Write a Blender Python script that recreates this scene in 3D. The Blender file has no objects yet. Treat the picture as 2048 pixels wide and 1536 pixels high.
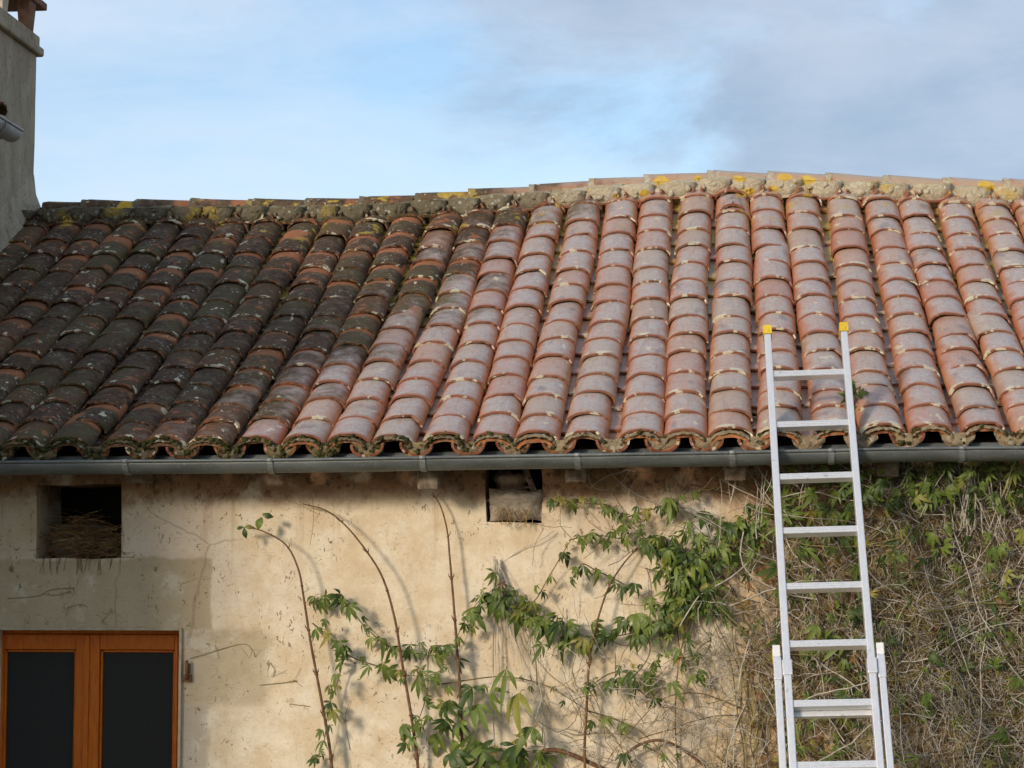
import bpy, math, random
from mathutils import Vector, Matrix, noise, Euler

R = math.radians
sc = bpy.context.scene
COL = sc.collection
# ------------------------------------------------------------------ camera
FPX = 4300.0                       # focal length in pixels of the 2048 x 1536 photograph
CAM = Vector((0.0, -10.4, 2.2))
CROT = Euler((R(90 + 5.08), 0, R(5.86)), 'XYZ').to_matrix()
cd = bpy.data.cameras.new('camera'); cam = bpy.data.objects.new('camera', cd); COL.objects.link(cam)
cam.location = CAM; cam.rotation_euler = CROT.to_euler()
cd.sensor_width = 36; cd.lens = 36 * FPX / 2048; cd.clip_end = 3000
sc.camera = cam
# ------------------------------------------------------------------ sun and sky
SUN_TRAVEL = Vector((0.66, 1.0, -0.36)).normalized()
to_sun = -SUN_TRAVEL
sun_el = math.asin(to_sun.z)
sun_az = math.atan2(to_sun.x, to_sun.y)           # clockwise from +Y
sd = bpy.data.lights.new('sun', 'SUN'); sun = bpy.data.objects.new('sun', sd); COL.objects.link(sun)
sd.energy = 2.1; sd.angle = R(9.0); sd.color = (1.0, 0.86, 0.70)
sun.rotation_euler = SUN_TRAVEL.to_track_quat('-Z', 'Y').to_euler(); sun.location = (-8, -12, 9)
w = bpy.data.worlds.new('World'); sc.world = w; w.use_nodes = True
wt = w.node_tree; wt.nodes.clear()
def WN(t, **k):
    n = wt.nodes.new(t)
    for a, b in k.items(): setattr(n, a, b)
    return n
sky = WN('ShaderNodeTexSky', sky_type='NISHITA', sun_disc=False, sun_elevation=sun_el, sun_rotation=sun_az, altitude=100)
sky.dust_density = 0.6; sky.ozone_density = 1.6
tc = WN('ShaderNodeTexCoord')
mp = WN('ShaderNodeMapping'); mp.inputs['Scale'].default_value = (1.0, 1.0, 3.2); mp.inputs['Location'].default_value = (0.37, 0.1, 0.22)
wt.links.new(tc.outputs['Generated'], mp.inputs['Vector'])
cn = WN('ShaderNodeTexNoise'); cn.inputs['Scale'].default_value = 4.6; cn.inputs['Detail'].default_value = 10; cn.inputs['Roughness'].default_value = 0.60; cn.inputs['Distortion'].default_value = 0.25
wt.links.new(mp.outputs[0], cn.inputs['Vector'])
cr = WN('ShaderNodeValToRGB'); cr.color_ramp.elements[0].position = 0.40; cr.color_ramp.elements[1].position = 0.66
wt.links.new(cn.outputs['Fac'], cr.inputs[0])
mp2 = WN('ShaderNodeMapping'); mp2.inputs['Scale'].default_value = (1.0, 1.0, 2.2); mp2.inputs['Location'].default_value = (1.7, 0.4, 0.9)
wt.links.new(tc.outputs['Generated'], mp2.inputs['Vector'])
cn2 = WN('ShaderNodeTexNoise'); cn2.inputs['Scale'].default_value = 5.0; cn2.inputs['Detail'].default_value = 10; cn2.inputs['Roughness'].default_value = 0.62; cn2.inputs['Distortion'].default_value = 0.3
wt.links.new(mp2.outputs[0], cn2.inputs['Vector'])
def wmath(op, a, b, clamp=False):
    n = WN('ShaderNodeMath', operation=op, use_clamp=clamp)
    for k, v in enumerate((a, b)):
        if hasattr(v, 'is_output'): wt.links.new(v, n.inputs[k])
        else: n.inputs[k].default_value = v
    return n.outputs[0]
def wstep(v, a, b):
    n = WN('ShaderNodeMapRange', interpolation_type='SMOOTHSTEP'); wt.links.new(v, n.inputs[0]); n.inputs[1].default_value = a; n.inputs[2].default_value = b
    return n.outputs[0]
def wmix(f, a, b):
    n = WN('ShaderNodeMix', data_type='RGBA'); wt.links.new(f, n.inputs[0])
    for k, v in ((6, a), (7, b)):
        if hasattr(v, 'is_output'): wt.links.new(v, n.inputs[k])
        else: n.inputs[k].default_value = (*v, 1)
    return n.outputs[2]
sx = WN('ShaderNodeSeparateXYZ'); wt.links.new(tc.outputs['Generated'], sx.inputs[0])
# thin white veil, thicker towards the horizon, and a grey bank of cloud standing on the right
veil = wmath('ADD', cr.outputs[0], wmath('MULTIPLY', wmath('SUBTRACT', 1.0, wstep(sx.outputs[2], 0.10, 0.22)), 0.25), True)
col_ = wmix(wmath('MULTIPLY', veil, 0.64), sky.outputs[0], (3.85, 4.35, 5.05))
bank = wstep(wmath('ADD', cn2.outputs['Fac'], wmath('MULTIPLY', wmath('ADD', sx.outputs[0], 0.125), 1.25, False)), 0.40, 0.66)
col_ = wmix(wmath('MULTIPLY', bank, 0.84), col_, wmix(wstep(cn.outputs['Fac'], 0.34, 0.66), (1.75, 2.27, 3.05), (2.6, 3.1, 3.85)))
bg = WN('ShaderNodeBackground'); bg.inputs['Strength'].default_value = 0.15
wt.links.new(col_, bg.inputs['Color'])
wo = WN('ShaderNodeOutputWorld'); wt.links.new(bg.outputs[0], wo.inputs['Surface'])
sc.view_settings.view_transform = 'Standard'; sc.view_settings.look = 'None'
sc.cycles.use_adaptive_sampling = True; sc.cycles.adaptive_threshold = 0.03; sc.cycles.max_bounces = 5; sc.cycles.diffuse_bounces = 3; sc.cycles.glossy_bounces = 2; sc.cycles.transmission_bounces = 2
sc.view_settings.exposure = 0.38; sc.view_settings.gamma = 1.0; sc.view_settings.use_curve_mapping = False

# ------------------------------------------------------------------ helpers
def at(px, py, Y):
    """point of the vertical plane y = Y seen at a pixel of the photograph"""
    d = CROT @ Vector(((px - 1024) / FPX, -(py - 768) / FPX, -1.0))
    return CAM + d * ((Y - CAM.y) / d.y)
def proj(p):
    q = CROT.transposed() @ (Vector(p) - CAM)
    return (1024 + FPX * q.x / -q.z, 768 - FPX * q.y / -q.z, -q.z)
def interp(tab, x):
    if x <= tab[0][0]:
        (a, b), (c, d) = tab[0], tab[1]
    elif x >= tab[-1][0]:
        (a, b), (c, d) = tab[-2], tab[-1]
    else:
        for i in range(len(tab) - 1):
            if tab[i][0] <= x <= tab[i + 1][0]:
                (a, b), (c, d) = tab[i], tab[i + 1]; break
    return b + (d - b) * (x - a) / (c - a)
def link(o, parent=None):
    COL.objects.link(o)
    if parent: o.parent = parent
    return o
def tag(o, label=None, cat=None, group=None, kind=None):
    if label: o['label'] = label
    if cat: o['category'] = cat
    if group: o['group'] = group
    if kind: o['kind'] = kind
    return o
def empty(name, loc=(0, 0, 0)):
    e = bpy.data.objects.new(name, None); e.empty_display_size = 0.1
    COL.objects.link(e); e.location = loc
    return e

class MB:
    """collects polygons (with uv and a random value per piece) and links them as one mesh object"""
    def __init__(s): s.v = []; s.f = []; s.uv = []; s.sm = []; s.mi = []; s.rnd = []
    def add(s, vs, fs, uvs=None, smooth=True, mi=0, rnd=0.0):
        b = len(s.v); s.v.extend([tuple(p) for p in vs])
        for i, f in enumerate(fs):
            s.f.append(tuple(b + k for k in f)); s.sm.append(smooth); s.mi.append(mi); s.rnd.append(rnd)
            s.uv.append(uvs[i] if uvs else [(0, 0)] * len(f))
    def box(s, c, d, rot=None, mi=0, rnd=0.0):
        x, y, z = d[0] / 2, d[1] / 2, d[2] / 2
        vs = [Vector(p) for p in ((-x,-y,-z),(x,-y,-z),(x,y,-z),(-x,y,-z),(-x,-y,z),(x,-y,z),(x,y,z),(-x,y,z))]
        if rot is not None: vs = [rot @ p for p in vs]
        vs = [p + Vector(c) for p in vs]
        s.add(vs, [(0,3,2,1),(4,5,6,7),(0,1,5,4),(1,2,6,5),(2,3,7,6),(3,0,4,7)], smooth=False, mi=mi, rnd=rnd)
    def tube(s, pts, rad, n=6, mi=0, rnd=0.0, caps=True):
        pts = [Vector(p) for p in pts]; m = len(pts)
        if not hasattr(rad, '__len__'): rad = [rad] * m
        vs = []; up = Vector((0.13, -0.94, 0.31))
        for i, p in enumerate(pts):
            t = (pts[min(i + 1, m - 1)] - pts[max(i - 1, 0)])
            if t.length < 1e-9: t = Vector((0, 0, 1))
            t.normalize(); a = t.cross(up)
            if a.length < 1e-4: a = t.cross(Vector((1, 0, 0)))
            a.normalize(); b = t.cross(a)
            for k in range(n):
                g = 2 * math.pi * k / n
                vs.append(p + (a * math.cos(g) + b * math.sin(g)) * rad[i])
        fs = [(i*n+k, i*n+(k+1)%n, (i+1)*n+(k+1)%n, (i+1)*n+k) for i in range(m-1) for k in range(n)]
        if caps: fs += [tuple(range(n - 1, -1, -1)), tuple((m-1)*n + k for k in range(n))]
        s.add(vs, fs, mi=mi, rnd=rnd)
    def lump(s, c, r, seed=0, nu=8, nv=5, amp=0.25, freq=9.0, mi=0, rot=None, rnd=0.0):
        """uneven blob with radii r"""
        c = Vector(c); vs = []
        for j in range(nv + 1):
            th = math.pi * j / nv
            for i in range(nu):
                ph = 2 * math.pi * i / nu
                d = Vector((math.sin(th)*math.cos(ph), math.sin(th)*math.sin(ph), math.cos(th)))
                k = 1 + amp * 1.6 * noise.noise(d * 1.7 + Vector((seed*3.1, seed*1.7, seed*0.3)))
                p = Vector((d.x*r[0], d.y*r[1], d.z*r[2])) * k
                if rot is not None: p = rot @ p
                vs.append(c + p)
        fs = [(j*nu+i, (j+1)*nu+i, (j+1)*nu+(i+1)%nu, j*nu+(i+1)%nu) for j in range(nv) for i in range(nu)]
        s.add(vs, fs, mi=mi, rnd=rnd)
    def mesh(s, name, mats):
        me = bpy.data.meshes.new(name); me.from_pydata(s.v, [], s.f)
        for m in (mats if isinstance(mats, (list, tuple)) else [mats]): me.materials.append(m)
        me.polygons.foreach_set('use_smooth', s.sm); me.polygons.foreach_set('material_index', s.mi)
        uvl = me.uv_layers.new(name='UVMap')
        flat = [c for poly in s.uv for uv in poly for c in uv]
        uvl.data.foreach_set('uv', flat)
        at_ = me.attributes.new('tile_random', 'FLOAT', 'FACE'); at_.data.foreach_set('value', s.rnd)
        me.update(); return me
    def build(s, name, mats, parent=None):
        return link(bpy.data.objects.new(name, s.mesh(name, mats)), parent)
def inst(name, me, M, parent):
    o = bpy.data.objects.new(name, me); COL.objects.link(o); o.parent = parent; o.matrix_local = M
    return o
def bevel(o, wd=0.004, seg=2):
    m = o.modifiers.new('bevel', 'BEVEL'); m.width = wd; m.segments = seg; m.limit_method = 'ANGLE'; m.angle_limit = R(40)
    return o
def catmull(pts, n=6):
    P = [Vector(p) for p in pts]; P = [P[0] * 2 - P[1]] + P + [P[-1] * 2 - P[-2]]; out = []
    for i in range(1, len(P) - 2):
        for k in range(n):
            t = k / n
            out.append(0.5 * ((2*P[i]) + (-P[i-1]+P[i+1])*t + (2*P[i-1]-5*P[i]+4*P[i+1]-P[i+2])*t*t + (-P[i-1]+3*P[i]-3*P[i+1]+P[i+2])*t**3))
    out.append(P[-2]); return out

# ------------------------------------------------------------------ material toolkit
class NT:
    def __init__(s, name, rough=0.85, spec=0.3):
        s.m = bpy.data.materials.new(name); s.m.use_nodes = True; s.t = s.m.node_tree
        s.b = s.t.nodes['Principled BSDF']
        s.b.inputs['Roughness'].default_value = rough; s.b.inputs['Specular IOR Level'].default_value = spec
        g = s.n('ShaderNodeNewGeometry'); s.pos = g.outputs['Position']
    def n(s, t, **k):
        x = s.t.nodes.new(t)
        for a, b in k.items(): setattr(x, a, b)
        return x
    def l(s, a, b): s.t.links.new(a, b)
    def set(s, sock, v):
        if hasattr(v, 'is_output'): s.l(v, sock)
        elif isinstance(v, (tuple, list)) and len(v) == 3 and sock.type == 'RGBA': sock.default_value = (*v, 1)
        else: sock.default_value = v
    def m_(s, op, a, b=0.0, c=None, clamp=False):
        x = s.n('ShaderNodeMath', operation=op, use_clamp=clamp); s.set(x.inputs[0], a); s.set(x.inputs[1], b)
        if c is not None: s.set(x.inputs[2], c)
        return x.outputs[0]
    def mix(s, f, a, b, blend='MIX'):
        x = s.n('ShaderNodeMix', data_type='RGBA', blend_type=blend); s.set(x.inputs[0], f); s.set(x.inputs[6], a); s.set(x.inputs[7], b)
        return x.outputs[2]
    def noise(s, scale, detail=4, rough=0.55, vec=None, dist=0.0):
        x = s.n('ShaderNodeTexNoise'); s.l(vec or s.pos, x.inputs['Vector'])
        x.inputs['Scale'].default_value = scale; x.inputs['Detail'].default_value = detail; x.inputs['Roughness'].default_value = rough; x.inputs['Distortion'].default_value = dist
        return x.outputs['Fac']
    def vor(s, scale, vec=None, rnd=1.0):
        x = s.n('ShaderNodeTexVoronoi'); s.l(vec or s.pos, x.inputs['Vector']); x.inputs['Scale'].default_value = scale; x.inputs['Randomness'].default_value = rnd
        return x
    def step(s, v, a, b):
        x = s.n('ShaderNodeMapRange', interpolation_type='SMOOTHSTEP'); s.set(x.inputs[0], v); x.inputs[1].default_value = a; x.inputs[2].default_value = b
        return x.outputs[0]
    def scaled(s, sc3, off=(0, 0, 0)):
        x = s.n('ShaderNodeMapping'); s.l(s.pos, x.inputs[0]); x.inputs['Scale'].default_value = sc3; x.inputs['Location'].default_value = off
        return x.outputs[0]
    def xyz(s, v=None):
        x = s.n('ShaderNodeSeparateXYZ'); s.l(v or s.pos, x.inputs[0]); return x.outputs
    def bump(s, h, strength=0.4, dist=0.01):
        x = s.n('ShaderNodeBump'); s.set(x.inputs['Height'], h); x.inputs['Strength'].default_value = strength; x.inputs['Distance'].default_value = dist
        s.l(x.outputs[0], s.b.inputs['Normal'])
    def col(s, v): s.set(s.b.inputs['Base Color'], v); return s.m
    def box(s, x, z, x0, x1, z0, z1, e):
        f = s.m_('MULTIPLY', s.step(x, x0 - e, x0 + e), s.m_('SUBTRACT', 1.0, s.step(x, x1 - e, x1 + e)))
        g = s.m_('MULTIPLY', s.step(z, z0 - e, z0 + e), s.m_('SUBTRACT', 1.0, s.step(z, z1 - e, z1 + e)))
        return s.m_('MULTIPLY', f, g)

def simple(name, c1, c2, scale=8, rough=0.85, spec=0.3, bump=0.0, detail=5, metal=0.0, bscale=None):
    t = NT(name, rough, spec); nz = t.noise(scale, detail)
    t.col(t.mix(t.step(nz, 0.3, 0.7), c1, c2)); t.b.inputs['Metallic'].default_value = metal
    if bump: t.bump(t.noise(bscale or scale * 4, 4), bump, 0.01)
    return t.m

SPOTS = [(247, 411, 17), (1322, 362, 15), (1480, 360, 14), (1570, 356, 15), (1616, 361, 16), (1973, 372, 17), (1395, 355, 10), (1235, 400, 9), (1500, 390, 10), (700, 412, 7), (1545, 385, 9), (1290, 392, 9)]
def spots(t, c):
    X = t.xyz(); wob = t.noise(30, 4, 0.6); f = 0.0
    for (lx, ly, sz) in SPOTS:
        q = at(lx, ly, 3.27); dx = t.m_('SUBTRACT', X[0], q.x); dz = t.m_('MULTIPLY', t.m_('SUBTRACT', X[2], q.z), 1.15)
        d = t.m_('ADD', t.m_('POWER', dx, 2.0), t.m_('POWER', dz, 2.0)); d = t.m_('DIVIDE', t.m_('SQRT', d), sz / 315.0)
        d = t.m_('ADD', d, t.m_('MULTIPLY', t.m_('SUBTRACT', wob, 0.5), 1.3)); f = t.m_('MAXIMUM', f, t.m_('SUBTRACT', 1.0, t.step(d, 0.85, 1.1)))
    return t.mix(f, c, t.mix(t.noise(24, 3), (0.46, 0.24, 0.015), (0.72, 0.52, 0.09)))
RUN = 3.4                                        # horizontal run of the front slope
def tile_material(name, kind):
    t = NT(name, 0.62, 0.6)
    X = t.xyz(); uvn = t.n('ShaderNodeUVMap', uv_map='UVMap'); U = t.xyz(uvn.outputs[0])
    oi = t.n('ShaderNodeObjectInfo'); an = t.n('ShaderNodeAttribute', attribute_name='tile_random')
    rnd = t.m_('FRACT', t.m_('ADD', oi.outputs['Random'], an.outputs['Fac']))
    rnd2 = t.m_('FRACT', t.m_('MULTIPLY', rnd, 17.31))
    rnd3 = t.m_('FRACT', t.m_('MULTIPLY', rnd, 41.77))
    n_big = t.noise(2.2, 3); n_mid = t.noise(13, 4, 0.6); n_fine = t.noise(85, 2, 0.6); n_med2 = t.noise(30, 3, 0.65)
    # fired clay
    clay = t.mix(rnd, (0.43, 0.135, 0.045), (0.50, 0.225, 0.095))
    clay = t.mix(t.step(rnd2, 0.72, 0.95), clay, (0.40, 0.26, 0.16))
    clay = t.mix(t.step(n_mid, 0.35, 0.75), clay, t.mix(0.6, clay, (0.36, 0.14, 0.09)))
    if kind != 'eave':
        # greyish film on the crown with the sky's sheen painted into its colour
        side = t.m_('ABSOLUTE', t.m_('SUBTRACT', U[0], 0.5))
        crown = t.m_('SUBTRACT', 1.0, t.step(t.m_('ADD', side, t.m_('MULTIPLY', t.m_('SUBTRACT', n_mid, 0.5), 0.35)), 0.12, 0.40))
        lipfree = t.step(t.m_('ADD', U[1], t.m_('MULTIPLY', t.m_('SUBTRACT', n_mid, 0.5), 0.16)), 0.02, 0.11)
        bl = t.m_('MULTIPLY', t.m_('MULTIPLY', crown, lipfree), t.m_('MULTIPLY', t.m_('ADD', 0.54, t.m_('MULTIPLY', t.step(rnd3, 0.0, 0.40), 0.42)), t.m_('ADD', 0.62, t.m_('MULTIPLY', t.step(t.noise(21, 4, 0.7, t.scaled((1, 1, 1), (4, 9, 1))), 0.34, 0.60), 0.40))))
        if kind == 'channel': bl = t.m_('MULTIPLY', bl, 0.45)
        film_sheen = t.mix(rnd2, (0.45, 0.415, 0.39), (0.475, 0.40, 0.335))
        film_sheen = t.mix(t.step(n_fine, 0.42, 0.75), film_sheen, (0.29, 0.24, 0.225))
        c = t.mix(bl, clay, film_sheen)
        # black smears
        sm = t.m_('MULTIPLY', t.step(t.noise(9, 3, 0.5, t.scaled((1, 0.5, 0.5), (3, 1, 7))), 0.60, 0.74), 0.55)
        c = t.mix(sm, c, (0.12, 0.105, 0.11))
        lip = t.m_('MULTIPLY', t.m_('SUBTRACT', 1.0, t.step(t.m_('ADD', U[1], t.m_('MULTIPLY', t.m_('SUBTRACT', n_mid, 0.5), 0.05)), 0.0, 0.045)), 0.88)
        c = t.mix(lip, c, t.mix(n_med2, (0.13, 0.046, 0.024), (0.29, 0.105, 0.05)))
        streak = t.m_('MULTIPLY', t.step(t.noise(10, 4, 0.65, t.scaled((4.5, 0.5, 0.5), (2, 2, 5))), 0.52, 0.70), 0.26)
        c = t.mix(streak, c, (0.17, 0.10, 0.075))
        # algae and soot on the damp left part of the roof
        edge = t.m_('ADD', t.m_('MULTIPLY', X[1], 0.40), -2.40)
        d = t.m_('SUBTRACT', edge, X[0])
        d = t.m_('ADD', d, t.m_('MULTIPLY', t.m_('SUBTRACT', n_big, 0.5), 1.1))
        d = t.m_('ADD', d, t.m_('MULTIPLY', t.m_('SUBTRACT', rnd3, 0.5), 0.55))
        d = t.m_('ADD', d, t.m_('MULTIPLY', t.m_('SUBTRACT', n_mid, 0.5), 0.8))
        dark = t.step(d, -0.28, 0.36)
        algae = t.mix(t.step(n_med2, 0.32, 0.68), (0.034, 0.020, 0.011), (0.102, 0.060, 0.033))
        algae = t.mix(t.step(rnd, 0.55, 0.95), algae, t.mix(n_med2, (0.075, 0.036, 0.018), (0.15, 0.078, 0.042)))
        algae = t.mix(t.step(n_big, 0.45, 0.7), algae, (0.085, 0.066, 0.026))
        chip = t.m_('MULTIPLY', t.step(t.m_('ADD', U[1], t.m_('MULTIPLY', t.m_('SUBTRACT', n_mid, 0.5), 0.3)), 0.52, 0.62), t.step(rnd2, 0.55, 0.8))
        chip = t.m_('MAXIMUM', chip, t.m_('MULTIPLY', t.step(n_mid, 0.57, 0.67), t.step(rnd, 0.35, 0.7)))
        chip = t.m_('MAXIMUM', chip, t.m_('MULTIPLY', t.m_('MULTIPLY', lip, 1.0), t.step(n_med2, 0.46, 0.62)))
        film = t.m_('MULTIPLY', t.step(t.noise(16, 5, 0.65, t.scaled((1, 1, 1), (6, 1, 2))), 0.52, 0.66), t.step(n_fine, 0.35, 0.6))
        if kind == 'channel': algae = t.mix(n_mid, (0.030, 0.014, 0.008), (0.075, 0.036, 0.018))
        algae = t.mix(t.m_('MULTIPLY', film, 0.55), algae, (0.25, 0.215, 0.165))
        algae = t.mix(t.m_('MULTIPLY', chip, 0.8), algae, t.mix(n_fine, (0.30, 0.095, 0.035), (0.46, 0.18, 0.08)))
        c = t.mix(t.m_('MULTIPLY', dark, 0.97), c, algae)
        # pale crust lichen: specks on the dark tiles, plaques along the lips elsewhere
        v1 = t.vor(34, t.pos); sp = t.m_('SUBTRACT', 1.0, t.step(v1.outputs['Distance'], 0.16, 0.30))
        patchy = t.step(t.noise(5.5, 3, 0.6, t.scaled((1, 1, 1), (5, 2, 1))), 0.50, 0.62)
        specks = t.m_('MULTIPLY', t.m_('MULTIPLY', sp, patchy), t.m_('ADD', 0.15, t.m_('MULTIPLY', dark, 0.75)))
        c = t.mix(t.m_('MULTIPLY', specks, t.step(n_fine, 0.35, 0.55)), c, (0.42, 0.42, 0.34))
        lipz = t.m_('SUBTRACT', 1.0, t.step(U[1], 0.03, 0.17))
        pl = t.step(t.m_('ADD', t.m_('ADD', t.m_('MULTIPLY', t.step(X[0], -1.4, 0.6), 0.045), -0.005), t.m_('ADD', t.noise(17, 2, 0.5, t.scaled((1, 1, 1), (1, 8, 3))), t.m_('MULTIPLY', t.m_('SUBTRACT', rnd, 0.5), 0.12))), 0.625, 0.65)
        pl = t.m_('MULTIPLY', pl, t.step(lipz, 0.25, 0.6))
        pl2 = t.m_('MULTIPLY', t.step(t.noise(11, 3, 0.55, t.scaled((1.5, 0.8, 1), (9, 2, 4))), 0.675, 0.705), 0.9)
        pl = t.m_('MAXIMUM', pl, pl2)
        c = t.mix(t.m_('MULTIPLY', pl, 0.92), c, t.mix(n_fine, (0.50, 0.43, 0.27), (0.72, 0.66, 0.48)))
        # yellow lichen towards the ridge
        yb = t.step(X[1], 1.2 if kind == 'channel' else 2.5, 2.7 if kind == 'channel' else 3.1)
        yn = t.step(t.noise(7, 4, 0.6, t.scaled((1, 1, 1), (2, 6, 2))), 0.40 if kind == 'channel' else 0.60, 0.55 if kind == 'channel' else 0.68)
        c = t.mix(t.m_('MULTIPLY', t.m_('MULTIPLY', yb, yn), 0.9), c, t.mix(n_med2, (0.36, 0.23, 0.03), (0.58, 0.42, 0.07)))
        if kind == 'ridge':
            c = t.mix(t.m_('MULTIPLY', t.step(n_mid, 0.30, 0.55), t.m_('SUBTRACT', 0.72, t.m_('MULTIPLY', dark, 0.66))), c, t.mix(n_med2, (0.36, 0.27, 0.18), (0.50, 0.40, 0.28)))
            c = spots(t, c)
        # green film
        gr = t.m_('MULTIPLY', t.step(t.noise(3.5, 4, 0.6, t.scaled((1, 1, 1), (4, 4, 9))), 0.52, 0.7), t.m_('ADD', 0.05, t.m_('MULTIPLY', dark, 0.2)))
        c = t.mix(gr, c, (0.12, 0.11, 0.035))
        rg = t.m_('ADD', 0.30, t.m_('MULTIPLY', n_mid, 0.2)); rg = t.m_('ADD', rg, t.m_('MULTIPLY', dark, 0.42))
        t.set(t.b.inputs['Roughness'], rg)
        t.set(t.b.inputs['Specular IOR Level'], t.m_('SUBTRACT', 0.60, t.m_('MULTIPLY', dark, 0.42)))
        hgt = t.m_('ADD', t.m_('MULTIPLY', n_med2, 0.7), t.m_('MULTIPLY', n_fine, 0.3))
        t.bump(hgt, 0.35, 0.006)
    else:
        c = t.mix(t.step(n_mid, 0.42, 0.68), t.mix(rnd, (0.46, 0.14, 0.045), (0.50, 0.21, 0.08)), (0.26, 0.15, 0.065))
        c = t.mix(t.step(n_med2, 0.58, 0.68), c, (0.10, 0.085, 0.04))
        dk = t.m_('SUBTRACT', 1.0, t.step(t.m_('ADD', X[0], t.m_('MULTIPLY', t.m_('SUBTRACT', n_mid, 0.5), 3.0)), -3.0, -1.7))
        c = t.mix(t.m_('MULTIPLY', dk, 0.85), c, (0.10, 0.06, 0.03))
        t.bump(n_med2, 0.4, 0.006)
    return t.col(c)

M = {}
M['cover'] = tile_material('cover_tile_clay', 'cover')
M['ridge'] = tile_material('ridge_tile_clay', 'ridge')
M['channel'] = tile_material('channel_tile_clay', 'channel')
M['eave'] = tile_material('eave_tile_clay', 'eave')
# mortar along the ridge and in the eaves
def mortar_material(name, a, b, moss, white):
    t = NT(name, 0.92, 0.15); X = t.xyz()
    n1 = t.noise(22, 5, 0.65); n2 = t.noise(70, 4, 0.6); nb = t.noise(3.0, 3)
    c = t.mix(t.step(n1, 0.3, 0.7), a, b)
    dk = t.step(t.m_('ADD', t.m_('SUBTRACT', -1.3, X[0]), t.m_('MULTIPLY', t.m_('SUBTRACT', nb, 0.5), 1.6)), -0.5, 0.6)
    c = t.mix(t.m_('MULTIPLY', dk, 0.85), c, t.mix(n1, (0.075, 0.062, 0.035), (0.16, 0.13, 0.08)))
    c = t.mix(t.m_('MULTIPLY', t.step(n1, 0.53, 0.66), moss), c, (0.10, 0.095, 0.025))
    v = t.vor(26); sp = t.m_('SUBTRACT', 1.0, t.step(v.outputs['Distance'], 0.2, 0.34))
    c = t.mix(t.m_('MULTIPLY', t.m_('MULTIPLY', sp, t.step(t.noise(6, 3), 0.42, 0.55)), white), c, (0.60, 0.58, 0.48))
    c = t.mix(t.m_('MULTIPLY', t.step(t.noise(4.2, 4, 0.6, t.scaled((1, 1, 1), (7, 3, 3))), 0.55, 0.66), 0.6 if name == 'lime_mortar' else 0.18), c, (0.52, 0.36, 0.06))
    if name == 'lime_mortar': c = spots(t, c)
    t.bump(t.m_('ADD', n1, t.m_('MULTIPLY', n2, 0.5)), 0.9, 0.02)
    return t.col(c)
M['mortar'] = mortar_material('lime_mortar', (0.42, 0.35, 0.23), (0.60, 0.53, 0.40), 0.45, 0.6)
M['eave_mortar'] = mortar_material('mossy_mortar', (0.20, 0.145, 0.085), (0.34, 0.26, 0.165), 0.6, 0.4)
M['moss'] = simple('moss', (0.030, 0.030, 0.012), (0.085, 0.078, 0.024), 30, 0.95, 0.1, 0.8, bscale=120)
M['lichen'] = simple('yellow_lichen', (0.42, 0.22, 0.02), (0.70, 0.46, 0.06), 30, 0.95, 0.1, 0.9, bscale=90)
M['deck'] = simple('roof_boards', (0.05, 0.035, 0.025), (0.09, 0.06, 0.04), 9)
def zinc_material():
    t = NT('zinc', 0.5, 0.5); n1 = t.noise(5, 5, 0.6, t.scaled((0.6, 1, 2.0))); n2 = t.noise(60, 3); 
    c = t.mix(t.step(n1, 0.3, 0.72), (0.105, 0.115, 0.11), (0.18, 0.195, 0.19))
    st = t.step(t.noise(10, 4, 0.6, t.scaled((3.0, 1, 0.35))), 0.58, 0.72)
    c = t.mix(t.m_('MULTIPLY', st, 0.55), c, (0.10, 0.10, 0.085))
    c = t.mix(t.m_('MULTIPLY', t.step(n2, 0.6, 0.7), 0.25), c, (0.4, 0.41, 0.4))
    t.b.inputs['Metallic'].default_value = 0.45
    t.set(t.b.inputs['Roughness'], t.m_('ADD', 0.38, t.m_('MULTIPLY', n1, 0.3)))
    return t.col(c)
M['zinc'] = zinc_material()
M['wood_old'] = simple('grey_rafter_wood', (0.12, 0.08, 0.05), (0.26, 0.21, 0.16), 22, 0.9, 0.2, 0.5)

# ------------------------------------------------------------------ measured lines
WALL_Y = 0.34
RIM = [(0, 925), (400, 922), (600, 920), (900, 915), (1200, 910), (1450, 906), (1800, 898), (2048, 896)]
RIM_W = [(at(a, b, -0.09).x, at(a, b, -0.09).z) for a, b in RIM]
def rim_z(x): return interp(RIM_W, x)
def ze(x): return rim_z(x) + 0.018                # bottom of the channel tiles at the eave
RIDGE = [(-200, 408), (75, 405), (180, 400), (400, 398), (640, 397), (760, 393), (840, 387), (950, 379), (1070, 370), (1190, 358), (1300, 350), (1425, 341), (1540, 343), (1660, 347), (1770, 351), (1900, 356), (2048, 359), (2300, 364)]
RIDGE_W = [(at(a, b, RUN).x, at(a, b, RUN).z) for a, b in RIDGE]
def ridge_top(x): return interp(RIDGE_W, x)
def zr(x): return ridge_top(x) - 0.150
def surf(x, v):
    a = 0.87
    p = a * v + (1 - a) * v * v
    return Vector((x, v * RUN, ze(x) + p * (zr(x) - ze(x))))
EC = [47,142,242,327,421,514,602,695,790,887,983,1076,1173,1279,1367,1465,1562,1668,1767,1869,1969]
RC = [420,488,555,622,690,759,830,901,969,1036,1102,1173,1250,1319,1392,1462,1535,1604,1679,1752,1821]
xe = [at(p, 900, 0).x for p in EC]; xr = [at(p, 390, RUN).x for p in RC]
for k in range(6):
    xe.insert(0, xe[0] - 0.233 + 0.006 * math.sin(k * 2)); xr.insert(0, xr[0] - 0.222 + 0.006 * math.cos(k * 3))
for k in range(5):
    xe.append(xe[-1] + 0.236 + 0.006 * math.sin(k * 2)); xr.append(xr[-1] + 0.236 + 0.006 * math.cos(k * 3))
NC = len(xe)
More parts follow.
